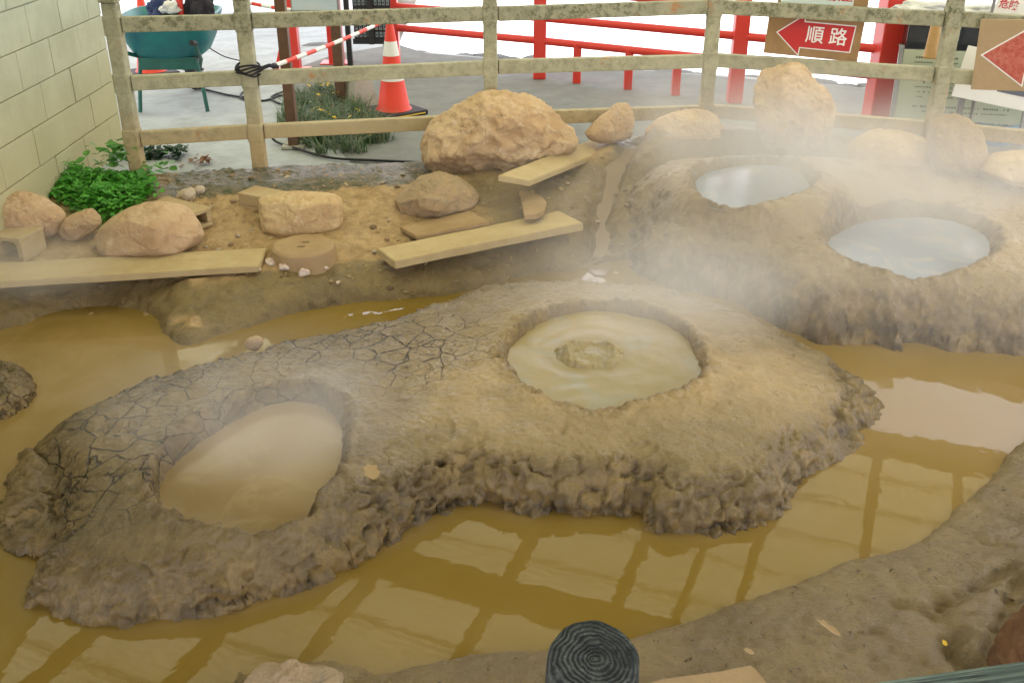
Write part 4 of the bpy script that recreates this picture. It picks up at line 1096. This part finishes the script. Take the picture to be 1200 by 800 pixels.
# ------------------------------------------------------------------ wheelbarrow
def wheelbarrow():
    p = px(204, 131, .214); root = empty('wheelbarrow', p, R(3), 'teal wheelbarrow with dark green legs parked behind the fence', 'wheelbarrow')
    # tub: lofted rounded sections from wide rim to narrow bottom
    bm = bmesh.new(); n = 40; rings = []
    def ring(hw, y0, y1, z, pw):
        vs = []
        for k in range(n):
            a = 2*math.pi*k/n; ca, sa = math.cos(a), math.sin(a)
            x = hw*math.copysign(abs(ca)**pw, ca); y = (y0+y1)/2+(y1-y0)/2*math.copysign(abs(sa)**pw, sa)
            vs.append(bm.verts.new((x, y, z)))
        return vs
    prof = [(.36, -.12, .72, .73, .45), (.375, -.135, .735, .73, .45), (.375, -.135, .735, .715, .45), (.355, -.11, .68, .66, .5), (.335, -.07, .60, .55, .55), (.29, -.02, .5, .45, .6), (.22, .04, .42, .40, .7), (.1, .1, .3, .385, .8)]
    for q in prof: rings.append(ring(*q))
    for q in [(.33, -.08, .66, .66, .5), (.30, -.03, .55, .50, .6), (.2, .05, .4, .42, .7)]: rings.insert(0, ring(*q))
    for a, b_ in zip(rings[:-1], rings[1:]):
        for k in range(n): bm.faces.new((a[k], a[(k+1) % n], b_[(k+1) % n], b_[k]))
    bm.faces.new(rings[-1]); bm.faces.new(rings[0][::-1])
    bmesh.ops.recalc_face_normals(bm, faces=bm.faces)
    me = bpy.data.meshes.new('tub'); bm.to_mesh(me); bm.free(); link_mesh('tub', me, M['teal'], root, True)
    for s in (-1, 1):
        MB().tube([(s*.27, 0, 0), (s*.25, .03, .2), (s*.22, .05, .40)], .016, 10).build('leg', M['teal_dk'], root, True)
        MB().tube([(s*.30, -.24, .58), (s*.28, -.1, .49), (s*.2, .3, .36), (s*.06, .78, .2)], .016, 10).build('handle_tube', M['teal_dk'], root, True)
        MB().tube([(s*.30, -.33, .60), (s*.30, -.22, .575)], .02, 10).build('grip', M['rubber'], root, True)
    MB().box((0, .03, .38), (.46, .03, .10), bev=.01).build('cross_plate', M['teal_dk'], root)
    w = MB(); prof = [(.09, -.035), (.15, -.04), (.17, -.02), (.175, 0), (.17, .02), (.15, .04), (.09, .035)]
    w.lathe(prof, n=30); w.build('wheel', M['rubber'], root, True, M=Matrix.Translation((0, .80, .178)) @ Matrix.Rotation(R(90), 4, 'Y'))
    w = MB(); w.lathe([(.085, -.015), (.02, -.03), (.02, .03), (.085, .015)], n=24)
    w.build('wheel_hub', M['steel'], root, True, M=Matrix.Translation((0, .80, .178)) @ Matrix.Rotation(R(90), 4, 'Y'))
    MB().tube([(-.09, .80, .178), (.09, .80, .178)], .01, 8).build('axle', M['steel'], root)
    return p
wbp = wheelbarrow()
def cloth_lump(name, loc, s, m, label, cat, seed):
    bm = bmesh.new(); bmesh.ops.create_icosphere(bm, subdivisions=5, radius=1)
    for v in bm.verts:
        q = v.co.copy(); f = 1+.45*mnoise.noise(q*1.5+Vector((seed, 0, 0)))+.22*abs(mnoise.noise(q*4+Vector((seed, 3, 0))))
        v.co = Vector((q.x*s[0]*f, q.y*s[1]*f, max(q.z, -.6)*s[2]*f))
    me = bpy.data.meshes.new(name); bm.to_mesh(me); bm.free()
    o = link_mesh(name, me, m, None, True); o.location = loc; return tag(o, label, cat)
cloth_lump('jacket', (wbp.x-.03, wbp.y+.18, .95), (.13, .14, .12), M['blue_cloth'], 'dark blue cloth bundle heaped in the wheelbarrow', 'cloth', 1)
cloth_lump('work_gloves', (wbp.x+.07, wbp.y+.08, 1.01), (.07, .07, .05), M['white_cloth'], 'white work gloves lying on the bundle in the wheelbarrow', 'gloves', 5)
cloth_lump('bag', (wbp.x+.25, wbp.y+.2, .98), (.11, .12, .14), M['black_cloth'], 'dark grey bag at the right side of the wheelbarrow', 'bag', 8)
sh = empty('shovel', (wbp.x+.13, wbp.y+.1, .85), 0, 'shovel with a red shaft standing in the wheelbarrow', 'shovel')
MB().tube([(0, 0, .0), (.02, .02, .6)], .026, 12).build('shaft', M['red'], sh, True)
MB().prism([(-.09, 0, -.25), (.09, 0, -.25), (.1, 0, -.02), (-.1, 0, -.02)], (0, .008, 0)).build('blade', M['steel'], sh)

# ------------------------------------------------------------------ cables
def cable(pts, r, label, m='rubber'):
    P = [Vector(p) for p in pts]; out = []
    for i in range(len(P)-1):
        a = P[max(i-1, 0)]; b_ = P[i]; c_ = P[i+1]; d = P[min(i+2, len(P)-1)]
        for k in range(8):
            t = k/8; out.append(.5*((2*b_)+(-a+c_)*t+(2*a-5*b_+4*c_-d)*t*t+(-a+3*b_-3*c_+d)*t**3))
    out.append(P[-1]); o = MB().tube(out, r, 8).build('cable', M[m], None, True); return tag(o, label, 'cable')
cable([px(316, 150, .35), px(322, 165, .24), px(350, 175, .23), px(388, 185, .23), (px(440, 188, .23)), px(500, 191, .23), px(560, 196, .24)], .009, 'black cable on the ground from the second fence post to the largest boulder')
cable([px(236, 50, .5), px(262, 66, .3), px(290, 74, .23), px(312, 88, .22), px(300, 100, .22)], .006, 'thin black cable running behind the wheelbarrow')
cable([px(212, 98, .222)]+[px(x, y, .224) for x, y in ((240, 105), (270, 112), (292, 114), (300, 108), (285, 108), (284, 116), (310, 118), (330, 112), (345, 118), (330, 122), (318, 114), (340, 106), (352, 112))], .009, 'black cable looped on the pale paving by the plants')

# ------------------------------------------------------------------ plants
def leaf_cloud(name, n, region, size, m, label, cat, kind=None, upright=.3, stems=0, lobes=1, elong=1.0):
    bm = bmesh.new(); rr_ = random.Random(hash(label) % 1000 if False else len(label)*7+n)
    for i in range(n):
        p, sc = region(rr_)
        s = size*sc*rr_.uniform(.6, 1.3)
        az = rr_.uniform(0, 6.28); tilt = rr_.uniform(-.7, .7)*(1-upright)+upright*rr_.uniform(.3, 1.3)
        rot = Euler((tilt, rr_.uniform(-.4, .4), az)).to_matrix()
        for j in range(lobes):
            r2 = Matrix.Rotation((j-(lobes-1)/2)*1.3, 3, 'Z')
            pts = [(0, 0, 0), (-.32, .4*elong, .04), (-.22, .8*elong, .0), (0, 1.0*elong, -.06), (.22, .8*elong, .0), (.32, .4*elong, .04)]
            vs = [bm.verts.new(p+rot @ (r2 @ Vector(q))*s) for q in pts]
            bm.faces.new((vs[0], vs[1], vs[2], vs[3])); bm.faces.new((vs[0], vs[3], vs[4], vs[5]))
    me = bpy.data.meshes.new(name); bm.to_mesh(me); bm.free()
    o = link_mesh(name, me, m)
    return tag(o, label, cat, None, kind)
WPOL = [(30, 220), (60, 195), (100, 190), (125, 205), (165, 212), (178, 226), (165, 238), (130, 250), (100, 246), (70, 232), (45, 230)]
WP = smooth_poly(wp(WPOL, .27), 3)
def inpoly(P, r):
    lo = P.min(0); hi = P.max(0)
    while True:
        x = r.uniform(lo[0], hi[0]); y = r.uniform(lo[1], hi[1])
        d = float(sdf(P, np.array([x]), np.array([y]))[0])
        if d > 0: return x, y, d
def weed_reg(r):
    x, y, d = inpoly(WP, r); h = min(.09, .02+d*.45)*(.75+1.1*mnoise.noise(Vector((x*7, y*7, 0))))
    x += r.gauss(0, .03); y += r.gauss(0, .03)
    return Vector((x, y, gz(x, y)+h*r.uniform(.3, 1.0))), 1.0
leaf_cloud('weed_patch', 3300, weed_reg, .024, M['weed'], 'bright green low weeds filling the corner between wall and fence', 'weeds', lobes=3)
q = px(140, 205, .3)
def leafy_reg(r):
    a = r.uniform(0, 6.28); rd = abs(r.gauss(0, .10)); return Vector((q.x+math.cos(a)*rd, q.y+math.sin(a)*rd*.6, .36+r.uniform(0, .16))), 1.0
leaf_cloud('leafy_plant', 60, leafy_reg, .075, M['leafy'], 'light green broad leaved plant beside the left fence post', 'plant', upright=.2)
q2 = px(188, 205, .27)
def curl_reg(r): return Vector((q2.x+r.uniform(-.07, .07), q2.y+r.uniform(-.06, .06), .29+r.uniform(0, .07))), 1.0
leaf_cloud('leafy_plant', 14, curl_reg, .085, M['leafy'], 'small plant with few curled leaves right of the left fence post', 'plant', upright=.2)
q3 = px(190, 181, .23)
def dk_reg(r): return Vector((q3.x+r.uniform(-.16, .16), q3.y+r.uniform(-.08, .08), .215+r.uniform(0, .05))), 1.0
leaf_cloud('leafy_plant', 200, dk_reg, .05, M['dark_leaf'], 'dark green low plant behind the lowest rail at the left', 'plant')
q4 = px(232, 190, .23)
def dd_reg(r): return Vector((q4.x+r.gauss(0, .05), q4.y+r.gauss(0, .03), .22+r.uniform(0, .03))), 1.0
tag(leaf_cloud('dead_leaves', 22, dd_reg, .06, M['dead_br'], 'brown crumpled dead leaves on the pale paving behind the fence', 'dead leaves'))
BP = smooth_poly(wp([(330, 150), (340, 120), (370, 108), (405, 112), (440, 138), (452, 160), (448, 172), (400, 182), (365, 176), (345, 165)], .22), 3)
def blades(name, n, P, m, hh, label, cat, z0=.215, lean=.9):
    bm = bmesh.new(); r = random.Random(n)
    clumps = [inpoly(P, r) for _ in range(max(6, n//28))]
    for i in range(n):
        cx, cy, d = clumps[i % len(clumps)]
        x = cx+r.gauss(0, .03); y = cy+r.gauss(0, .03); a = r.uniform(0, 6.28); L_ = hh*r.uniform(.6, 1.3)
        dx, dy = math.cos(a), math.sin(a); w = .006; sx, sy = -dy*w, dx*w; pv = None; ln = lean*r.uniform(.3, 1.2)
        for k in range(4):
            t = k/3; ww = 1-t*.85; c_ = Vector((x+dx*L_*ln*t*t, y+dy*L_*ln*t*t, z0+L_*(t-.42*ln*t*t)))
            a_ = bm.verts.new(c_+Vector((sx, sy, 0))*ww); b_ = bm.verts.new(c_-Vector((sx, sy, 0))*ww)
            if pv: bm.faces.new((pv[0], pv[1], b_, a_))
            pv = (a_, b_)
    me = bpy.data.meshes.new(name); bm.to_mesh(me); bm.free(); return tag(link_mesh(name, me, m), label, cat)
bpz = Vector((BP.mean(0)[0], BP.mean(0)[1], 0))
pr = empty('plant_bed', (bpz.x, bpz.y, .215), 0, 'bed of long dark green blades with yellow flowers around the left brown pole', 'plants')
PM = Matrix.Translation((-bpz.x, -bpz.y, -.215))
for nm, n, m, hh in (('foliage', 3200, 'blade', .15), ('dry_blades', 500, 'straw', .09)):
    o = blades(nm, n, BP, M[m], hh, None, None); o.data.transform(PM); o.parent = pr
def fl_reg(r):
    x, y, d = inpoly(BP, r)
    if r.random() < .6: qq = px(r.choice([368, 378, 424, 386]), r.choice([100, 130, 132, 98]), .32); x = qq.x+r.gauss(0, .04); y = qq.y+r.gauss(0, .04)
    return Vector((x, y, .34+r.uniform(-.03, .03))), 1.0
o = leaf_cloud('flower', 46, fl_reg, .018, M['flower'], 'f', None, lobes=3); del o['label']; o.data.transform(PM); o.parent = pr
# short grass and straw bits in front of the fence
MG = smooth_poly(wp([(200, 212), (300, 206), (420, 196), (500, 200), (480, 214), (400, 222), (300, 222), (220, 222)], .27), 3)
o = blades('grass', 700, MG, M['blade'], .035, 'sparse short grass on the gravel at the foot of the fence', 'grass', z0=.255); o['kind'] = 'stuff'
def straw_reg(r):
    x = r.uniform(-2.2, .6); y = r.uniform(4.9, 6.4); return Vector((x, y, gz(x, y)+.006)), 1.0
o = leaf_cloud('plant_litter', 500, straw_reg, .022, M['straw'], 'fine dry plant litter scattered on the bank', 'litter', 'stuff', upright=0, elong=1.3)

def near_litter(r):
    while True:
        x = r.uniform(-.3, 2.2); y = r.uniform(1.7, 3.6)
        z = gz(x, y)
        if z > .035 and y < 3.4 and x > -.2: return Vector((x, y, z+.002)), 1.0
M['flecks'] = leaf_mat('dark_flecks', (.05, .035, .02), (.12, .08, .04))
leaf_cloud('bark_flecks', 260, near_litter, .011, M['flecks'], 'dark bark flecks and bits strewn on the near muddy bank', 'litter', 'stuff', upright=0, elong=1.8)
def dead_leaf(x, y, z, s, label, m='dead', rz=0.0):
    bm = bmesh.new(); out = [(0, -.5), (.22, -.38), (.42, -.1), (.30, .12), (.38, .34), (.12, .42), (0, .62), (-.16, .40), (-.36, .30), (-.26, .08), (-.40, -.14), (-.2, -.36)]
    c_ = bm.verts.new((0, 0, .0)); vs = [bm.verts.new((a*s, b_*s, s*.12*(abs(a)+.6*b_*b_))) for a, b_ in out]
    for i in range(len(vs)): bm.faces.new((c_, vs[i], vs[(i+1) % len(vs)]))
    me = bpy.data.meshes.new('dead_leaf'); bm.to_mesh(me); bm.free(); o = link_mesh('dead_leaf', me, M[m])
    p = px(x, y, z); o.location = (p.x, p.y, z); o.rotation_euler = (.25, .1, rz); return tag(o, label, 'leaf')
dead_leaf(435, 553, .205, .075, 'large pale dry leaf on the cracked front of the long mound', rz=.4)
dead_leaf(972, 736, .165, .075, 'dry tan leaf on the near muddy bank between log post and red rock', rz=.9).scale = (.45, 1, 1)
dead_leaf(1107, 753, .26, .018, 'tiny yellow leaf beside the dark crevice near the red rock', 'flower')
dead_leaf(878, 763, .14, .03, 'tiny cream leaf on the near bank close to the kerb stone', rz=1.2)

# ------------------------------------------------------------------ near log fence
lp = px(681, 779, 1.28)
lf = empty('log_post', (lp.x, lp.y, .3), 0, 'dark weathered log post with growth rings at the bottom edge', 'post')
def log_mesh():
    bm = bmesh.new(); n = 64; rings = []
    for (r, z) in ((.060, -.35), (.060, .3), (.060, .94), (.0585, .968), (.053, .979)):
        rings.append([bm.verts.new(((r*(1+.05*mnoise.noise(Vector((math.cos(a)*2, math.sin(a)*2, z*2))))*(1.0 if math.sin(a) < .8 else .96)+.0012*mnoise.noise(Vector((a*12, 0, z*3))))*math.cos(a),
            (r*(1+.05*mnoise.noise(Vector((math.cos(a)*2, math.sin(a)*2, z*2)))))*math.sin(a), z)) for a in [2*math.pi*k/n for k in range(n)]])
    for s in (.8, .6, .4, .2, .05):
        rings.append([bm.verts.new((v.co.x*s/.87, v.co.y*s/.87, .981+.0015*mnoise.noise(Vector((v.co.x*60, v.co.y*60, s))))) for v in rings[4]])
    for a, b_ in zip(rings[:-1], rings[1:]):
        for k in range(n): bm.faces.new((a[k], a[(k+1) % n], b_[(k+1) % n], b_[k]))
    bm.faces.new(rings[0][::-1]); bm.faces.new(rings[-1])
    me = bpy.data.meshes.new('log'); bm.to_mesh(me); bm.free(); return me
lg = link_mesh('log_body', log_mesh(), M['log'], lf, True)
for v in lg.data.vertices:
    if v.co.z > .5: v.co.z += v.co.y*.22
lg.rotation_euler = (R(-1), R(1), 0)
ra = px(1010, 800, .95); rb = px(1200, 773, .95); dr_ = (rb-ra)
st = ra-dr_*1.9; en = rb+dr_*2.0
gr_ = empty('wooden_rail', ra, math.atan2(dr_.y, dr_.x), 'green grey weathered wooden rail crossing the lower right corner', 'rail')
MB().box((.15, -.045, -.03), (2.3, .09, .06), bev=.006).build('beam', M['rail_green'], gr_)
for xx in (1.22,):
    MB().box((xx, -.045, -.42), (.09, .085, .70), bev=.006).build('leg', M['rail_green'], gr_)

# ------------------------------------------------------------------ information boards, right
def info():
    Y0 = 7.25
    def q(x, y, Y=Y0): return pd(x, y, Y)
    b0 = q(1030, 150); ce = Vector(((q(1100, 100)).x+.17, Y0, .217))
    root = empty('information_board', ce, R(-12), 'pale green information board of small print behind the leaning fence post', 'information board')
    MB().box((0, 0, .34), (.86, .02, .60), Euler((R(-8), 0, 0)), .004).build('panel', M['board_gr'], root)
    rows_y0 = .24
    tm = Matrix.Translation((0, 0, .34)) @ Matrix.Rotation(R(-8), 4, 'X') @ Matrix.Rotation(R(90), 4, 'X')
    rows = MB(); r = random.Random(3)
    for k in range(16):
        if k in (3, 4, 9, 12): continue
        y = .25-k*.034; x = -.37+r.uniform(0, .12)
        while x < .34:
            w = r.uniform(.006, .016)
            if r.random() < .85: rows.box((x+w/2, y, .0115), (w, .009 if k % 5 else .014, .001))
            x += w+r.uniform(.003, .007)
    rows.build('print', M['ink'], root, M=tm)
    for s in (-1, 1): MB().box((s*.447, -.0, .34), (.03, .035, .66), Euler((R(-8), 0, 0)), .004).build('edge_frame', M['steel'], root)
    for s in (-1, 1): MB().box((s*.40, .12, .28), (.05, .05, .56), bev=.004).build('leg', M['steel'], root)
    # cabinet with dark glass standing above
    c_ = q(1095, 42, 7.5)
    cab = empty('display_case', (c_.x+.22, 7.55, .80), R(-12), 'dark glass display case behind the leaning fence post', 'display case')
    MB().box((0, 0, .14), (.78, .2, .24), bev=.006).build('case', M['glass_dark'], cab)
    for zz in (.02, .262): MB().box((0, -.01, zz), (.82, .24, .025), bev=.004).build('frame', M['steel'], cab)
    MB().box((-.11, -.108, .16), (.14, .008, .12)).build('label_card', M['mint'], cab)
    MB().box((.24, -.108, .14), (.22, .008, .17)).build('blue_panel', M['board_bl'], cab)
    for s in (-1, 1): MB().box((s*.36, 0, -.29), (.05, .05, .60)).build('leg', M['steel'], cab)
    cl = cloth_lump('plastic_sheet', (c_.x-.1, 7.5, 1.115), (.22, .10, .05), M['white_cloth'], 'crumpled white plastic sheet left of the top of the leaning post', 'plastic sheet', 12)
    cl = cloth_lump('plastic_sheet', (c_.x+.30, 7.5, 1.105), (.15, .09, .04), M['white_cloth'], 'crumpled pale plastic sheet right of the top of the leaning post', 'plastic sheet', 14)
    w_ = pd(1090, 68, 6.75)
    bl = MB(); bl.lathe([(.046, 0), (.05, .01), (.043, .03), (.036, .14), (.033, .2), (.024, .225), (.008, .235)], n=28)
    o = bl.build('wooden_bell', M['bell'], None, True); o.location = w_; tag(o, 'tan wooden bell shaped block hanging left of the leaning fence post', 'bell')
    # picture panel lower right
    g = pd(1165, 120, 6.9)
    pic = empty('picture_board', (g.x, g.y, .217), R(-16), 'low picture board with green and blue round pictures below the big arrow sign', 'picture board')
    MB().box((.05, 0, .52), (.62, .015, .34), Euler((R(-10), R(9), 0)), .003).build('panel', M['white'], pic)
    pm = Matrix.Translation((.05, 0, .52)) @ Matrix.Rotation(R(-10), 4, 'X') @ Matrix.Rotation(R(9), 4, 'Y') @ Matrix.Rotation(R(90), 4, 'X')
    def disc_(x, y, r_, m_, nm, z=.0095): MB().lathe([(r_, 0), (r_, .0015)], n=32).build(nm, M[m_], pic, M=pm @ Matrix.Translation((x, y, z)))
    MB().box((-.20, .02, .0085), (.17, .20, .002)).build('map_print', M['board_bl'], pic, M=pm)
    MB().box((-.20, .02, .0100), (.10, .02, .001)).build('map_line', M['ink'], pic, M=pm)
    MB().box((.08, .03, .0085), (.24, .22, .002)).build('photo_print', M['glass_dark'], pic, M=pm)
    disc_(.06, .05, .075, 'green_pic', 'green_picture', .0100)
    g2 = pd(1172, 142, 7.25); tb = empty('blue_tub', (g2.x-.03, g2.y, .217), 0, 'round blue tub on the ground under the picture board', 'tub')
    MB().lathe([(.13, 0), (.17, .16), (.18, .165), (.165, .16), (.12, .02)], n=36).build('tub_body', M['blue_pic'], tb, True)
    for s in (-1, 1): MB().box((s*.25+.05, .05, .2), (.04, .04, .4)).build('leg', M['steel'], pic)
    # hanging banner
    bn = pd(1190, 14, 7.0); ban = empty('banner', bn, R(-14), 'white banner with red and blue brush lettering at the top right corner', 'banner')
    MB().box((.12, 0, .03), (.5, .006, .16), Euler((0, R(7), 0))).build('cloth', M['white'], ban)
    bm_ = Matrix.Translation((.12, 0, .03)) @ Matrix.Rotation(R(7), 4, 'Y') @ Matrix.Rotation(R(90), 4, 'X')
    text_obj('lettering', '危険', .062, M['ink_red'], ban, bm_ @ Matrix.Translation((-.17, -.01, .0042)), off=.001)
    text_obj('lettering', 'ふれると', .06, simple('blue_ink', (.03, .03, .25), .6, bump=0), ban, bm_ @ Matrix.Translation((.05, .0, .0042)), off=.001)
    for s in (-.14, .38): MB().tube([(s, .02, -1.15), (s, .02, .14)], .012, 8).build('pole', M['steel'], ban)
info()

# ------------------------------------------------------------------ pond edge stones beyond the railing
er = random.Random(5)
est = []
for i in range(3):
    bm = bmesh.new(); bmesh.ops.create_icosphere(bm, subdivisions=4, radius=1)
    for v in bm.verts:
        v.co += v.co.normalized()*(mnoise.noise(v.co*1.1+Vector((i*9, 5, 0)))*.45+.12*mnoise.noise(v.co*4)); v.co.z *= .55
    me = bpy.data.meshes.new('edge_stone'); bm.to_mesh(me); bm.free(); me.materials.append(M['edge'] if 'edge' in M else rock_mat('grey_edge_rock', (.15, .16, .155), (.2, .21, .2), (.11, .12, .12)))
    me.polygons.foreach_set('use_smooth', [True]*len(me.polygons)); est.append(me)
for i in range(20):
    u = 1.2-i*.42+er.uniform(-.1, .1); v = 9.72+er.uniform(-.08, .1); s = er.uniform(.14, .26)
    x, y = vline(v, u-1.5)
    o = bpy.data.objects.new('edge_stone', est[i % 3]); COL.objects.link(o); o.location = (x, y, .14); o.scale = (s*1.4, s, s*.55); o.rotation_euler.z = er.uniform(0, 6)
    tag(o, 'grey stone edging the pale pond behind the red railing', 'stone', 'grey stones edging the pale pond')

# ------------------------------------------------------------------ shelter roof over the springs (seen mirrored in the water)
def roof():
    ZR = 3.4
    root = empty('shelter_roof', (0, 0, 0), math.atan2(RU[1], RU[0]), 'translucent corrugated shelter roof on dark beams above the springs', 'roof')
    u0, u1, v0, v1 = -10.4, 4.6, -3.0, 9.75
    nu, nv = 6, 520
    U, V = np.meshgrid(np.linspace(u0, u1, nu), np.linspace(v0, v1, 1700))
    Z = ZR+.09+.009*np.sin(V*2*math.pi/.076)
    grid_obj('roof_sheet', U, V, Z, None, M['roof'], root)
    MB().box(((u0+u1)/2, (v0+2.6)/2, ZR+.15), (u1-u0, 2.6-v0, .02)).build('added_shade_panel', M['beam'], root)  # added opaque panel, out of view, that darkens the foreground
    for u in (4.4, 3.6, 2.7, 1.8, .97, .22, -.66, -1.10, -1.60, -2.54, -3.62, -4.40, -5.34, -6.3, -7.2, -8.1, -9.0, -10.3):
        w = .075 if u != -1.10 else .05
        MB().box((u, (v0+v1)/2, ZR-.02), (w if u != .22 else .10, v1-v0, .13), bev=.004).build('rafter', M['beam'], root)
    v = 9.15
    while v > v0:
        if abs(v-5.85) > .25: MB().box(((u0+u1)/2, v, ZR+.125), (u1-u0, .03, .03)).build('purlin', M['beam'], root)
        v -= .62
    MB().box(((u0+u1)/2, 5.85, ZR-.17), (u1-u0, .26, .16), bev=.005).build('main_beam', M['beam'], root)
    MB().box(((u0+u1)/2, 1.2, ZR-.17), (u1-u0, .2, .16), bev=.005).build('main_beam', M['beam'], root)
    MB().box(((u0+u1)/2, 9.58, ZR-.04), (u1-u0, .34, .14), bev=.005).build('fascia', M['beam'], root)
    for (u, v) in ((-10.2, 9.4), (4.5, 9.4), (-10.2, 1.2), (4.5, 1.2), (-10.2, 5.85), (4.5, 5.85)):
        MB().box((u, v, ZR/2-.1), (.14, .14, ZR), bev=.006).build('column', M['beam'], root)
roof()

# ------------------------------------------------------------------ steam
def steam(name, c, s, dens, label, seed, nsc=1.5, thr=.12, sharp=.75):
    t = NT('steam_%s' % name.replace(' ', '_')); t.t.nodes.remove([n for n in t.t.nodes if n.type == 'TEX_COORD'][0])
    tc = t.n('ShaderNodeTexCoord').outputs['Object']; t.tc = tc
    n1 = t.noise(nsc/1.0, 4, .55, .6, vec=t.vmath('ADD', t.vmath('MULTIPLY', tc, (s[0], s[1], s[2]*.8)), (seed, seed*.7, 0)))
    ln = t.n('ShaderNodeVectorMath', operation='LENGTH'); t.l(tc, ln.inputs[0])
    fall = t.ramp(ln.outputs['Value'], .25, 1.0, 1.0, 0.0)
    sep = t.n('ShaderNodeSeparateXYZ'); t.l(tc, sep.inputs[0])
    hz = t.ramp(sep.outputs[2], -.95, .9, 1.0, .0)
    d = t.math('MULTIPLY', t.math('MULTIPLY', fall, t.ramp(n1, thr, thr+sharp)), t.math('MULTIPLY', hz, dens))
    vs = t.n('ShaderNodeVolumeScatter'); vs.inputs['Color'].default_value = (.97, .97, .96, 1); vs.inputs['Anisotropy'].default_value = .2
    t.l(d, vs.inputs['Density']); t.l(vs.outputs[0], t.out.inputs['Volume'])
    bm = bmesh.new(); bmesh.ops.create_icosphere(bm, subdivisions=3, radius=1.0)
    me = bpy.data.meshes.new('steam'); bm.to_mesh(me); bm.free()
    o = link_mesh('steam', me, t.m); o.location = c; o.scale = s
    return tag(o, label, 'steam', None, 'stuff')
pA = px(880, 210, .3); pB = px(1065, 280, .3)
steam('a', (1.55, 5.75, .78), (1.25, 1.0, .50), 2.7, 'pale steam drifting over the rear left crater of the grey mound', 3.1)
steam('b', (pB.x+.25, pB.y+.15, .66), (1.4, .95, .46), 2.8, 'pale steam drifting over the rear right crater of the grey mound', 7.7)
steam('c', (p2.x+.25, p2.y+.1, .52), (.95, .6, .32), 3.2, 'thin steam over the boiling crater of the long mound', 1.3)
steam('f', (1.6, 4.6, .62), (2.3, 1.9, .55), .65, 'thin wide veil of steam hanging over the right half of the springs', 12.3, 1.0, .05, .8)
p1 = px(300, 530, .2)
steam('d', (p1.x, p1.y+.1, .42), (.75, .6, .28), 3.6, 'thin steam over the left crater of the long mound', 5.9)
pl = px(60, 330, .2)
steam('e', (pl.x+.0, pl.y-.15, .42), (.6, .45, .28), 2.4, 'thin steam over the water at the left bank', 9.4)

# ------------------------------------------------------------------ sky, sun, camera
SUN_EL, SUN_AZ = 58.0, -110.0    # azimuth measured from +Y towards +X
w = bpy.data.worlds.new('World'); S.world = w; w.use_nodes = True; nt = w.node_tree
bg = nt.nodes['Background']; sky = nt.nodes.new('ShaderNodeTexSky'); sky.sky_type = 'NISHITA'; sky.sun_disc = False
sky.sun_elevation = R(SUN_EL); sky.sun_rotation = R(SUN_AZ); sky.air_density = 1.2; sky.dust_density = 3.0
hs = nt.nodes.new('ShaderNodeHueSaturation'); hs.inputs['Saturation'].default_value = .35; hs.inputs['Value'].default_value = 1.0
nt.links.new(sky.outputs[0], hs.inputs['Color'])
tcw = nt.nodes.new('ShaderNodeTexCoord'); sx = nt.nodes.new('ShaderNodeSeparateXYZ'); nt.links.new(tcw.outputs['Generated'], sx.inputs[0])
mr = nt.nodes.new('ShaderNodeMapRange'); nt.links.new(sx.outputs[2], mr.inputs[0]); mr.inputs[1].default_value = .45; mr.inputs[2].default_value = .95; mr.inputs[3].default_value = .9; mr.inputs[4].default_value = .25
nz = nt.nodes.new('ShaderNodeTexNoise'); nz.inputs['Scale'].default_value = 2.5; nz.inputs['Detail'].default_value = 6; nt.links.new(tcw.outputs['Generated'], nz.inputs['Vector'])
mz = nt.nodes.new('ShaderNodeMapRange'); nt.links.new(nz.outputs['Fac'], mz.inputs[0]); mz.inputs[1].default_value = .3; mz.inputs[2].default_value = .6; mz.inputs[3].default_value = .6; mz.inputs[4].default_value = 1.0
mm = nt.nodes.new('ShaderNodeMath'); mm.operation = 'MULTIPLY'; nt.links.new(mr.outputs[0], mm.inputs[0]); nt.links.new(mz.outputs[0], mm.inputs[1])
mxw = nt.nodes.new('ShaderNodeMix'); mxw.data_type = 'RGBA'; nt.links.new(mm.outputs[0], mxw.inputs[0]); nt.links.new(hs.outputs[0], mxw.inputs[6]); mxw.inputs[7].default_value = (30, 29.3, 32, 1)
nt.links.new(mxw.outputs[2], bg.inputs[0]); bg.inputs[1].default_value = .15
sd = bpy.data.lights.new('sun', 'SUN'); sd.energy = 5.0; sd.angle = R(.6); sd.color = (1, .95, .87)
so = bpy.data.objects.new('sun', sd); COL.objects.link(so)
az = R(SUN_AZ); el = R(SUN_EL)
dv = Vector((math.sin(az)*math.cos(el), math.cos(az)*math.cos(el), math.sin(el)))
so.rotation_euler = dv.to_track_quat('Z', 'Y').to_euler()
cd = bpy.data.cameras.new('camera'); cam = bpy.data.objects.new('camera', cd); COL.objects.link(cam)
cam.location = (0, 0, CH); cam.rotation_euler = (R(90)-TH, 0, 0)
cd.sensor_width = 36; cd.lens = 36*F/1200; cd.clip_end = 2000; cd.clip_start = .05
S.camera = cam
S.view_settings.view_transform = 'Standard'; S.view_settings.look = 'None'; S.view_settings.exposure = 0
cy = S.cycles
cy.use_denoising = True; cy.max_bounces = 8; cy.diffuse_bounces = 4; cy.glossy_bounces = 3; cy.transmission_bounces = 4; cy.volume_bounces = 2; cy.transparent_max_bounces = 6
cy.volume_step_rate = 2.0; cy.volume_max_steps = 96; cy.sample_clamp_indirect = 6
cy.caustics_reflective = False; cy.caustics_refractive = False
